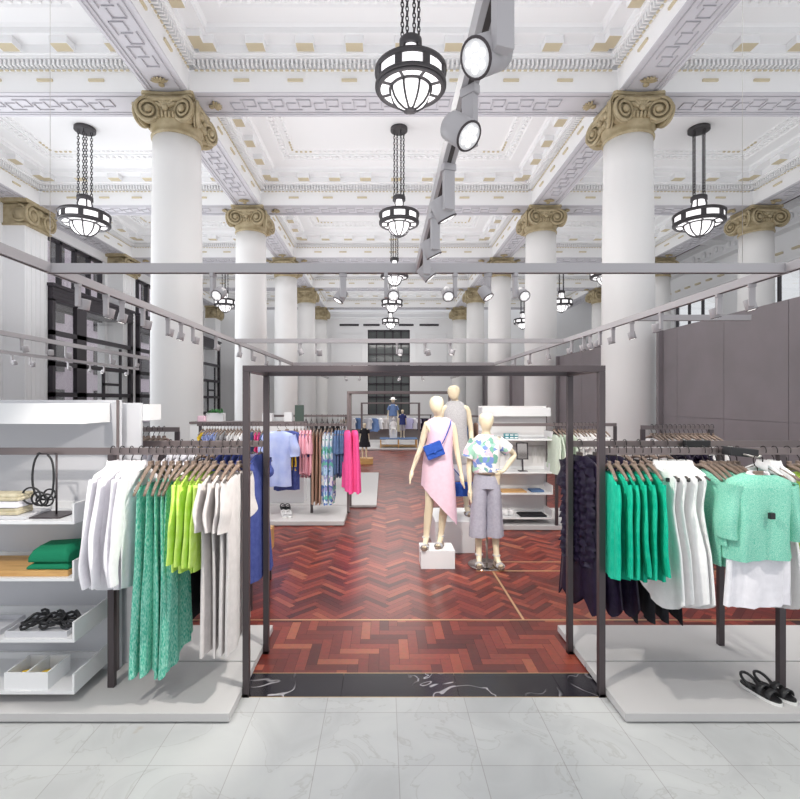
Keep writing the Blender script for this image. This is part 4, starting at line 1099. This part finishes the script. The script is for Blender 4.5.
for i, px in enumerate([752, 719, 661, 632, 613, 600, 590, 584, 572, 548, 530, 515]):
    y = XR*F/(px-CX)
    spot(XR, y, -1, .25, -PI/2+.4*(i % 3-1), f'{ORD[i]} spotlight from the front on long right nave track', 45 if i in (0, 1, 3, 6) else 0)
for i, px in enumerate([316, 397, 425, 450, 300]):
    spot(XA(px, 8.9), 8.9, (-1)**i, .4, PI*.9*i, f'{("second","third","fourth","fifth","first")[i]} spotlight from the left on second cross track', 40 if i in (1, 3) else 0)
for i, px in enumerate([8, 35, 55, 103, 130]):
    y = 6.1*F/(CX-px); spot(-6.1, y+.3, 1, .3, .4*i, f'{ORD[i]} spotlight from the left on upper aisle track', 0)
for i, px in enumerate([12, 30, 68, 90, 104, 128]):
    y = 8.5*F/(CX-px); spot(-8.5, y, 1, .4, .7*i, f'{ORD[i]} spotlight from the left on lower aisle track', 0)
for i, px in enumerate([330, 352, 397, 420, 440]):
    spot(XA(px, 14.5), 14.5, (-1)**i, .5, 1.3*i, f'{ORD[i]} spotlight from the left on third cross track', 40 if i in (0, 4) else 0)
for i, px in enumerate([345, 360, 400, 422]):
    spot(XA(px, 20.5), 20.5, (-1)**i, .5, 1.3*i, f'{ORD[i]} spotlight from the left on farthest cross track', 40 if i in (1, 2) else 0)
# beams of the spots that light the clothes and platforms
for p, q, e in [((XL, 4.5, 2.7), (-1.5, 2.9, .6), 0), ((XC, 2.6, 2.7), (-1.55, 3.0, .9), 110), ((XC, 2.4, 2.7), (1.9, 3.0, .9), 70),
                ((-1.9, 1.6, 2.85), (-1.3, 3.2, .6), 60), ((2.6, 1.6, 2.85), (1.9, 3.2, .6), 45), ((XC, 3.9, 2.7), (.75, 5.6, 1.2), 90), ((-.3, 3.95, 2.7), (.1, 4.8, 0), 50),
                ((1.9, 4, 2.7), (1.1, 5.5, 1.1), 60), ((-1.5, 5.6, 2.7), (-1.1, 7.7, 1), 90), ((2.2, 5.0, 2.7), (2.0, 7.2, 1), 70)]:
    if e: spot_light(p, q, e*1.7, 62, .5)

# ================================================================ CHANDELIERS
def chandelier_proto():
    t = thing('chandelier', 'x', 'chandelier', (0, 0, 0), 0, 'iron chandeliers')
    R = .5; N = 8
    b = MB()                                             # drum frame: upper hoop, lower hoop, posts
    for z0, z1, r0, r1 in ((.0, .05, R-.03, R+.02), (.2, .26, R-.03, R+.025), (.255, .28, R-.06, R)):
        b.loft([[Vector((r*math.cos(2*PI*i/48), r*math.sin(2*PI*i/48), z)) for i in range(48)] for r, z in ((r0, z0), (r1, z0), (r1, z1), (r0, z1), (r0, z0))])
    for k in range(N):
        a = 2*PI*(k+.5)/N; Mx = Matrix.Rotation(a, 4, 'Z')
        b.box(R-.03, R+.015, -.05, .05, .05, .2, 0, Mx)
    b.build('drum_frame', M['iron'], t)
    b = MB(); b.lathe([(R-.015, .05), (R-.015, .2)], (0, 0, 0), 48, caps=False); b.build('drum_glass', M['glass_lit'], t)
    b = MB()                                             # bottom ring with radial bars
    for r0, r1 in ((R-.06, R), (.27, .32)):
        b.loft([[Vector((r*math.cos(2*PI*i/48), r*math.sin(2*PI*i/48), z)) for i in range(48)] for r, z in ((r0, -.03), (r1, -.03), (r1, .0), (r0, .0), (r0, -.03))])
    for k in range(N): b.box(.3, R-.04, -.018, .018, -.03, 0, 0, Matrix.Rotation(2*PI*(k+.5)/N, 4, 'Z'))
    b.build('lower_ring', M['iron'], t)
    b = MB(); b.loft([[Vector((r*math.cos(2*PI*i/48), r*math.sin(2*PI*i/48), -.008)) for i in range(48)] for r in (.3, R-.03)]); b.build('ring_glass', M['glass_lit'], t)
    b = MB(); b.lathe([(.285, -.01), (.28, -.08), (.25, -.16), (.19, -.24), (.1, -.3), (.03, -.32)], (0, 0, 0), 32); b.build('glass_bowl', M['glass_lit'], t)
    b = MB()
    for k in range(N):
        a = 2*PI*(k+.5)/N
        b.tube([(r*math.cos(a), r*math.sin(a), z) for r, z in ((.295, -.02), (.29, -.08), (.26, -.165), (.2, -.245), (.11, -.308), (.03, -.33))], .016, 5)
    b.lathe([(.02, -.36), (.07, -.345), (.085, -.33), (.06, -.31)], (0, 0, 0), 16)
    b.build('bowl_ribs', M['iron'], t)
    b = MB()                                             # crown and curved arms
    b.lathe([(.14, .6), (.165, .6), (.165, .7), (.14, .72), (.05, .72)], (0, 0, 0), 24)
    for k in range(4):
        a = 2*PI*(k+.5)/4
        b.tube([(r*math.cos(a), r*math.sin(a), z) for r, z in ((.12, .62), (.15, .5), (.14, .42), (.22, .34), (.36, .29), (.46, .26))], .016, 6)
    b.build('crown', M['iron'], t)
    b = MB(); b.lathe([(.11, .6), (.12, .5), (.12, .4), (.2, .3), (.34, .262)], (0, 0, 0), 24, caps=False); b.build('crown_glass', M['glass_lit'], t)
    top = ZB+1.06-6.42
    for k in range(4):
        a = 2*PI*k/4+.35; b = MB(); n = int((top-.1-.72)/.07)
        for i in range(n):
            z = .72+.035+i*(top-.1-.72)/n; w_ = .022
            v = Vector((math.cos(a+PI/2*(i % 2)), math.sin(a+PI/2*(i % 2)), 0)); c = Vector((.13*math.cos(a), .13*math.sin(a), z))
            b.tube([c+v*w_*math.cos(q)+Vector((0, 0, .048*math.sin(q))) for q in [2*PI*j/8 for j in range(8)]], .009, 4, True)
        b.build('chain', M['chain'], t)
    b = MB(); b.lathe([(.2, top-.1), (.22, top-.09), (.22, top-.01), (.18, top)], (0, 0, 0), 24); b.build('ceiling_rose', M['iron'], t)
    return t
ch0 = chandelier_proto(); firstc = True
pos = [(.39, 7.2, 'centre chandelier nearest the viewer')]+[(.39, 7.2+5.54*k, f'{ORD[k]} chandelier along centre of nave') for k in range(1, 5)]
pos += [(-7.76, 12.74, 'left aisle chandelier before the tall dark window'), (-7.7, 18.28, 'left aisle chandelier hidden largely by nearest left column'), (-7.7, 23.8, 'left aisle chandelier seen between first two left columns'),
        (8.17, 12.74, 'right aisle chandelier beside gold capital'), (8.3, 18.28, 'right aisle chandelier behind nearest right column'), (8.6, 23.8, 'right aisle chandelier seen right of second right column'), (8.3, 29.4, 'farthest right aisle chandelier')]
for i, (x, y, lab) in enumerate(pos):
    lab = 'dark iron lit drum chandelier, '+lab
    if i == 0: ch0.location = (x, y, 6.42); ch0['label'] = lab; c = ch0
    else: c = dup(ch0, (x, y, 6.42), 0, lab)
    if abs(x) > 1 and y < 20: c.scale = (1.16, 1.16, 1)

# ================================================================ MANNEQUINS
HGT = dict(pelvis=((0, 0, .95), (.13, .09)), waist=((0, 0, 1.09), (.1, .08)), chest=((0, 0, 1.25), (.125, .09)), upper=((0, .005, 1.37), (.1, .07)), neck=((0, .005, 1.44), (.05, .05)), neck2=((0, -.005, 1.5), (.043, .045)),
           jaw=((0, -.02, 1.545), (.066, .078)), head=((0, -.012, 1.61), (.094, .112)), crown=((0, -.005, 1.665), (.085, .1)), top=((0, 0, 1.7), (.045, .05)))
def figure(name, parent, J, mk='skin', sc=1, fingers=True):
    """one continuous skinned body; J overrides joint positions (metres, 1.7 m figure, facing -Y)"""
    V = []; R = []; E = []; idx = {}
    def add(n, p, r, par=None):
        idx[n] = len(V); V.append(Vector(p)*sc); R.append((r[0]*sc, r[1]*sc) if isinstance(r, tuple) else (r*sc, r*sc))
        if par is not None: E.append((idx[par], idx[n]))
    off = Vector(J.get('lean', (0, 0, 0)))
    prev = None
    for n, (p, r) in HGT.items():
        q = J.get(n, p); add(n, q, r, prev); prev = n
    for s, sg in (('L', -1), ('R', 1)):
        sh = J.get('shoulder'+s, (sg*.155, 0, 1.385)); el = J.get('elbow'+s, (sg*.2, .02, 1.1)); wr = J.get('wrist'+s, (sg*.22, -.03, .86))
        add('sh'+s, sh, .048, 'upper'); m = (Vector(sh)+Vector(el))/2
        add('ua'+s, m, .04, 'sh'+s); add('el'+s, el, .033, 'ua'+s); add('fa'+s, (Vector(el)*.6+Vector(wr)*.4), .033, 'el'+s); add('wr'+s, wr, .021, 'fa'+s)
        d = (Vector(wr)-Vector(el)).normalized(); d = Vector(J.get('handdir'+s, d)).normalized()
        sd = Vector(J.get('palm'+s, (0, 1, 0))); sd = (sd-d*sd.dot(d)).normalized()
        palm = Vector(wr)+d*.05; add('pa'+s, palm, (.03, .022), 'wr'+s); add('pb'+s, palm+d*.035, (.032, .018), 'pa'+s)
        if fingers:
            nrm = d.cross(sd)
            for k in range(4):
                b0 = palm+d*.05+sd*(k-1.5)*.017; L = (.062, .075, .07, .055)[k]
                add(f'f{k}a{s}', b0+d*L*.5+nrm*.004, .0085, 'pb'+s); add(f'f{k}b{s}', b0+d*L+nrm*.014, .0065, f'f{k}a{s}')
            add('ta'+s, palm+sd*-.035+d*.02, .0095, 'pa'+s); add('tb'+s, palm+sd*-.045+d*.055, .0075, 'ta'+s)
        hp = J.get('hip'+s, (sg*.085, 0, .88)); kn = J.get('knee'+s, (sg*.09, -.01, .49)); an = J.get('ankle'+s, (sg*.09, .02, .1))
        add('hp'+s, hp, .085, 'pelvis'); add('th'+s, (Vector(hp)+Vector(kn))/2, .07, 'hp'+s); add('kn'+s, kn, .05, 'th'+s); add('ca'+s, Vector(kn)*.65+Vector(an)*.35+Vector((0, .012, 0)), .052, 'kn'+s); add('an'+s, an, .03, 'ca'+s)
        fd = Vector(J.get('foot'+s, (sg*.02, -.13, 0))); low = Vector(an)+Vector((0, 0, -.065))
        add('he'+s, low+Vector((0, .015, .0)), .03, 'an'+s); add('ba'+s, low+fd*.7, (.03, .022), 'an'+s); add('to'+s, low+fd*1.1, (.028, .015), 'ba'+s)
    me = bpy.data.meshes.new('skeleton'); me.from_pydata(V, E, [])
    o = bpy.data.objects.new('skeleton', me); C.objects.link(o)
    sk = o.modifiers.new('skin', 'SKIN'); sk.use_smooth_shade = True
    for i, r in enumerate(R): me.skin_vertices[0].data[i].radius = r
    me.skin_vertices[0].data[0].use_root = True
    su = o.modifiers.new('sub', 'SUBSURF'); su.levels = 2; su.render_levels = 2
    dg = bpy.context.evaluated_depsgraph_get(); ev = o.evaluated_get(dg)
    nm = bpy.data.meshes.new_from_object(ev); nm.name = 'body'
    bpy.data.objects.remove(o); bpy.data.meshes.remove(me)
    nm.materials.clear(); nm.materials.append(M[mk])
    for p in nm.polygons: p.use_smooth = True
    b = bpy.data.objects.new('body', nm); C.objects.link(b); b.parent = parent
    return b
def shell(b, rows, n=40, folds=0, amp=0, ph=0, hem=None, mi=0):
    """rows: (cx, cy, z, rx, ry); hem(cosa, sina) lowers the last ring"""
    rings = []; zt, zb = rows[0][2], rows[-1][2]
    M_ = 22
    for k in range(M_+1):
        f = k/M_*(len(rows)-1); i = min(int(f), len(rows)-2); t = f-i; t2 = t
        r0 = [a+(c-a)*t2 for a, c in zip(rows[i], rows[i+1])]
        u = k/M_; ring = []
        for j in range(n):
            a = 2*PI*j/n; c, s_ = math.cos(a), math.sin(a)
            fl = 1+amp*u*math.sin(folds*a+ph)+amp*.5*u*math.sin((folds*2-1)*a+2*ph)
            z = r0[2]
            if hem: z += hem(c, s_)*max(0, u-.25)/.75
            ring.append(Vector((r0[0]+r0[3]*c*fl, r0[1]+r0[4]*s_*fl, z)))
        rings.append(ring)
    b.loft(rings, False, False, mi)

# pink dress mannequin on the low block
Y1 = 5.52; X1 = XA(438, Y1)
b = MB(); b.rbox(XA(421, 5.37), XA(455, 5.37), 5.37, 5.68, 0, .2, .003); o = b.build('plinth', M['white']); tag(o, 'low white block under the pink dress mannequin', 'plinth', 'white mannequin plinths')
m1 = thing('mannequin', 'cream mannequin in asymmetric pale pink dress with blue crossbody bag', 'mannequin', (X1, Y1, .2), 0, 'standing mannequins')
J = dict(head=(-.02, -.03, 1.6), crown=(-.015, -.015, 1.655), jaw=(-.02, -.045, 1.535), top=(-.01, -.005, 1.69), shoulderL=(-.125, 0, 1.37), shoulderR=(.165, 0, 1.37), elbowL=(-.195, .03, 1.1), wristL=(-.285, -.03, .88), elbowR=(.215, .03, 1.08), wristR=(.255, -.03, .83),
         hipL=(-.07, 0, .88), kneeL=(-.1, -.03, .48), ankleL=(-.135, .0, .1), kneeR=(.07, -.01, .48), ankleR=(.04, .06, .1), handdirL=(-.3, -.25, -1), handdirR=(.12, -.2, -1), footL=(-.03, -.13, 0), footR=(-.05, -.13, 0))
figure('b', m1, J)
b = MB()
shell(b, [(.02, 0, 1.455, .07, .055), (.02, 0, 1.43, .13, .075), (.02, 0, 1.38, .155, .09), (.02, 0, 1.28, .148, .11), (.02, 0, 1.08, .14, .105), (.02, 0, .93, .165, .13), (.015, 0, .7, .185, .14), (.015, 0, .42, .2, .145)], folds=5, amp=.035, hem=lambda c, s: -.22*c+.05)
b.build('dress', M['dusty'], m1)
b = MB(); Mb = Matrix.Translation((-.06, -.155, 1.1)) @ Matrix.Rotation(-.38, 4, 'Y')
b.rbox(-.1, .1, -.035, .035, -.08, .08, .012, 0, Mb).rbox(-.1, .1, -.047, -.03, -.02, .082, .008, 0, Mb).rbox(-.012, .012, -.052, -.045, -.03, -.01, .003, 0, Mb)
bag = b.build('crossbody_bag', M['bagblue']); bag.location = m1.location; tag(bag, 'small bright blue crossbody bag on pink dress mannequin', 'bag')
b = MB(); b.tube([(.03, -.155, 1.17), (.08, -.13, 1.27), (.12, -.1, 1.36), (.14, -.04, 1.42), (.14, .05, 1.41), (.08, .13, 1.25), (-.06, .14, 1.1), (-.15, .06, 1.07), (-.155, -.08, 1.08)], .006, 6); b.build('strap', M['bagblue'], bag)
def shoes(parent, J, sole='hanger'):
    for s, sg in (('L', -1), ('R', 1)):
        an = Vector(J['ankle'+s]); b = MB()
        fd = Vector(J.get('foot'+s, (sg*.02, -.13, 0))); ang = math.atan2(fd.x, -fd.y)
        Mx = Matrix.Translation((an.x, an.y, 0)) @ Matrix.Rotation(ang, 4, 'Z')
        out = [Mx @ Vector((.042*math.sin(2*PI*i/20)*(1-.12*math.cos(2*PI*i/20)), -.055-.125*-math.cos(2*PI*i/20), 0)) for i in range(20)]
        b.prism([(p.x, p.y) for p in out], 0.002, .02)
        b.tube([an+Vector((.037*math.cos(2*PI*i/16), .037*math.sin(2*PI*i/16), .01)) for i in range(16)], .009, 6, True, 1)
        for yy in (-.1, -.13): b.tube([Mx @ Vector((.042*math.cos(PI*i/10), yy, .016+.04*math.sin(PI*i/10))) for i in range(11)], .007, 6, False, 1)
        b.build('sandal', [M['hanger'], M['stone']], parent)
shoes(m1, J)
# grey dress mannequin on the taller block
b = MB(); b.rbox(.62, 1.10, 5.93, 6.7, 0, .38, .003); o = b.build('plinth', M['white']); tag(o, 'taller white block under the grey dress mannequin', 'plinth', 'white mannequin plinths')
Y2 = 6.32; X2 = XA(455, Y2)
m2 = thing('mannequin', 'cream mannequin in sleeveless grey dress standing on tallest white block', 'mannequin', (X2, Y2, .38), 0, 'standing mannequins')
J = dict(head=(-.02, -.03, 1.57), crown=(-.02, -.02, 1.62), top=(-.02, -.01, 1.655), jaw=(-.02, -.04, 1.51), shoulderL=(-.16, 0, 1.36), shoulderR=(.16, 0, 1.36), elbowL=(-.19, .03, 1.1), wristL=(-.14, -.08, .86), elbowR=(.215, .04, 1.06), wristR=(.2, -.06, .84), kneeR=(.12, -.02, .49), ankleR=(.15, 0, .1), kneeL=(-.07, 0, .49), ankleL=(-.05, .05, .1))
figure('b', m2, J)
b = MB(); shell(b, [(0, 0, 1.46, .06, .052), (0, 0, 1.44, .1, .07), (0, 0, 1.37, .15, .09), (0, 0, 1.25, .155, .115), (0, 0, 1.05, .155, .12), (0, 0, .85, .175, .135), (0, 0, .66, .185, .14)], folds=5, amp=.02); b.build('dress', M['greymarl'], m2)
b = MB(); shell(b, [(0, 0, .95, .12, .1), (0, 0, .75, .165, .125), (0, 0, .45, .18, .13)], folds=6, amp=.03); b.build('skirt', M['white_cotton'], m2)
shoes(m2, J)
t = thing('handbag', 'blue handbag hanging from the grey dressed mannequin', 'bag', (X2-.0, Y2-.12, .66))
b = MB(); b.rbox(-.14, .2, -.16, -.06, 0, .17, .02); b.build('body', M['bagblue'], t)
b = MB(); b.tube([(-.1, -.11, .16), (-.15, -.0, .45), (-.145, .02, .53), (-.14, .05, .45), (.1, -.11, .16)], .006, 6); b.build('strap', M['bagblue'], t)
# floral shirt mannequin on a round base
Y3 = 5.5; X3 = XA(486, Y3)
t = thing('mannequin_stand', 'round polished metal base under floral shirt mannequin', 'stand', (X3, Y3, 0))
MB().lathe([(.2, 0), (.205, .004), (.2, .012), (.02, .014)], (0, 0, 0), 40).build('plate', M['mirror_base'], t)
MB().tube([(.02, .05, .012), (.02, .05, .3)], .012, 10).build('rod', M['steel'], t)
m3 = thing('mannequin', 'cream mannequin in floral shirt and grey culottes with hand on hip', 'mannequin', (X3, Y3, .012), 0, 'standing mannequins')
J = dict(shoulderL=(-.135, 0, 1.385), shoulderR=(.135, 0, 1.385), elbowL=(-.185, .03, 1.1), wristL=(-.185, -.02, .86), elbowR=(.34, .05, 1.22), wristR=(.185, -.05, 1.05), handdirR=(-1, -.25, -.35), palmR=(0, .5, -1), kneeL=(-.085, 0, .5), ankleL=(-.08, .0, .1), kneeR=(.1, 0, .5), ankleR=(.11, -.03, .1), handdirL=(0, -.15, -1))
figure('b', m3, J)
b = MB(); shell(b, [(0, 0, 1.455, .075, .065), (0, 0, 1.43, .115, .08), (0, 0, 1.385, .15, .095), (0, 0, 1.25, .155, .125), (0, 0, 1.1, .15, .12), (0, 0, 1.04, .155, .12), (0, 0, 1.015, .13, .105)], folds=6, amp=.03)
for sg, tip in ((-1, (-.2, .02, 1.2)), (1, (.25, .03, 1.28))):
    a = Vector((sg*.12, 0, 1.385)); c = Vector(tip); d = (c-a)
    b.tube([a, a+d*.3, a+d*.65, a+d], [.065, .07, .074, .076], 16, False, 0, False)
b.build('shirt', M['floral'], m3)
b = MB(); shell(b, [(0, 0, 1.04, .118, .1), (0, 0, .95, .14, .115), (0, 0, .86, .155, .125)], folds=5, amp=.01)
for sg in (-1, 1):
    shell(b, [(sg*.065, 0, .9, .085, .11), (sg*.078, 0, .78, .088, .115), (sg*.088, 0, .55, .09, .115), (sg*.095, -.0, .32, .1, .12)], folds=4, amp=.05, ph=sg)
b.build('culottes', M['greyblue'], m3)
MB().lathe([(.122, 1.015), (.126, 1.02), (.126, 1.04), (.12, 1.045)], (0, 0, 0), 32, caps=False).build('belt', M['hanger'], m3)
shoes(m3, J)

# far figures and table
def small_fig(name, label, x, y, z, h, top, bottom=None, mk='skin', J=None, hat=False, rot=0):
    t = thing('mannequin', label, 'mannequin', (x, y, z), rot, 'small far mannequins'); k = h/1.7
    figure('b', t, J or {}, mk, k, False)
    b = MB(); rows = [(0, 0, 1.455, .07, .06), (0, 0, 1.38, .16, .1), (0, 0, 1.2, .16, .13), (0, 0, top[1], top[2], top[2]*.8)]
    shell(b, [tuple(v*k for v in r) for r in rows], 20, 5, .04)
    for sg in (-1, 1): b.tube([Vector((sg*.13, 0, 1.38))*k, Vector((sg*.2, .01, 1.2))*k], [.065*k, .075*k], 10, False, 0, False)
    b.build(top[3], M[top[0]], t)
    if bottom:
        b = MB()
        for sg in (-1, 1): shell(b, [tuple(v*k for v in r) for r in [(sg*.06, 0, .98, .09, .11), (sg*.08, 0, .8, .09, .11), (sg*.09, 0, bottom[1], .08, .09)]], 16, 3, .03)
        b.build(bottom[2], M[bottom[0]], t)
    if hat:
        b = MB(); b.lathe([(.16, 1.64), (.15, 1.65), (.09, 1.66), (.085, 1.73), (.03, 1.75)], (0, 0, 0), 20)
        for v in b.bm.verts: v.co *= k
        b.build('hat', M['white_linen'], t)
    return t
b = MB(); b.rbox(XA(356, 14.3), XA(373, 14.3), 14.1, 14.55, 0, .16, .005); tag(b.build('wooden_crate', M['wood_l']), 'low wooden block under small black dress mannequin', 'plinth')
small_fig('m', 'small cream mannequin in black dress on wooden block', XA(364.5, 14.3), 14.3, .16, 1.02, ('blackcloth', .55, .3, 'dress'))
t = thing('display_table', 'far low display table carrying child mannequins', 'table', (XA(398.5, 18.5), 18.6, .07))
MB().rbox(-.7, .7, -.35, .35, .31, .34, .003).build('table_top', M['slate'], t)
MB().rbox(-.66, .66, -.32, .32, .05, .07, .003).build('lower_shelf', M['wood_l'], t)
for x in (-.67, 0, .67):
    for y in (-.33, .33): MB().box(x-.02, x+.02, y-.02, y+.02, 0, .31).build('leg', M['wood_l'], t)
small_fig('m', 'child mannequin in navy jacket standing on far table', XA(402.5, 18.65), 18.65, .41, 1.07, ('navy', .8, .22, 'jacket'), ('stone', .45, 'shorts'))
Js = dict(kneeL=(-.12, -.4, .92), ankleL=(-.12, -.42, .55), kneeR=(.12, -.4, .92), ankleR=(.12, -.42, .55), wristL=(-.15, -.3, .95), wristR=(.15, -.3, .95))
b = MB(); b.rbox(-.14, .14, -.1, .14, 0, .3, .005); o = b.build('plinth', M['white'], None, (XA(393.5, 18.5), 18.62, .41)); tag(o, 'small white cube seat under seated white child mannequin', 'plinth')
small_fig('m', 'seated white child mannequin in white top on far table', XA(393.5, 18.5), 18.62, .41-.16, .93, ('white_linen', .9, .17, 'top'), None, 'skin_white', Js)
b = MB(); b.rbox(XA(386, 20), XA(400, 20), 19.75, 20.3, .07, .3, .005); tag(b.build('plinth', M['white']), 'far white block under denim shirt mannequin', 'plinth')
small_fig('m', 'far mannequin in denim shirt and straw hat behind table', XA(393, 20), 20, .3, 1.62, ('chambray', .95, .19, 'shirt'), ('stone', .12, 'trousers'), 'skin', None, True)
b = MB(); b.rbox(-.14, .14, -.1, .1, 0, .22, .06); b.tube([(-.09, 0, .2), (-.07, 0, .32), (.07, 0, .32), (.09, 0, .2)], .012, 6)
t = thing('shelf_ledge', 'far white ledge at right of end window carrying brown bag', 'ledge', (XA(419, 22), 22.2, 1.2)) if False else None
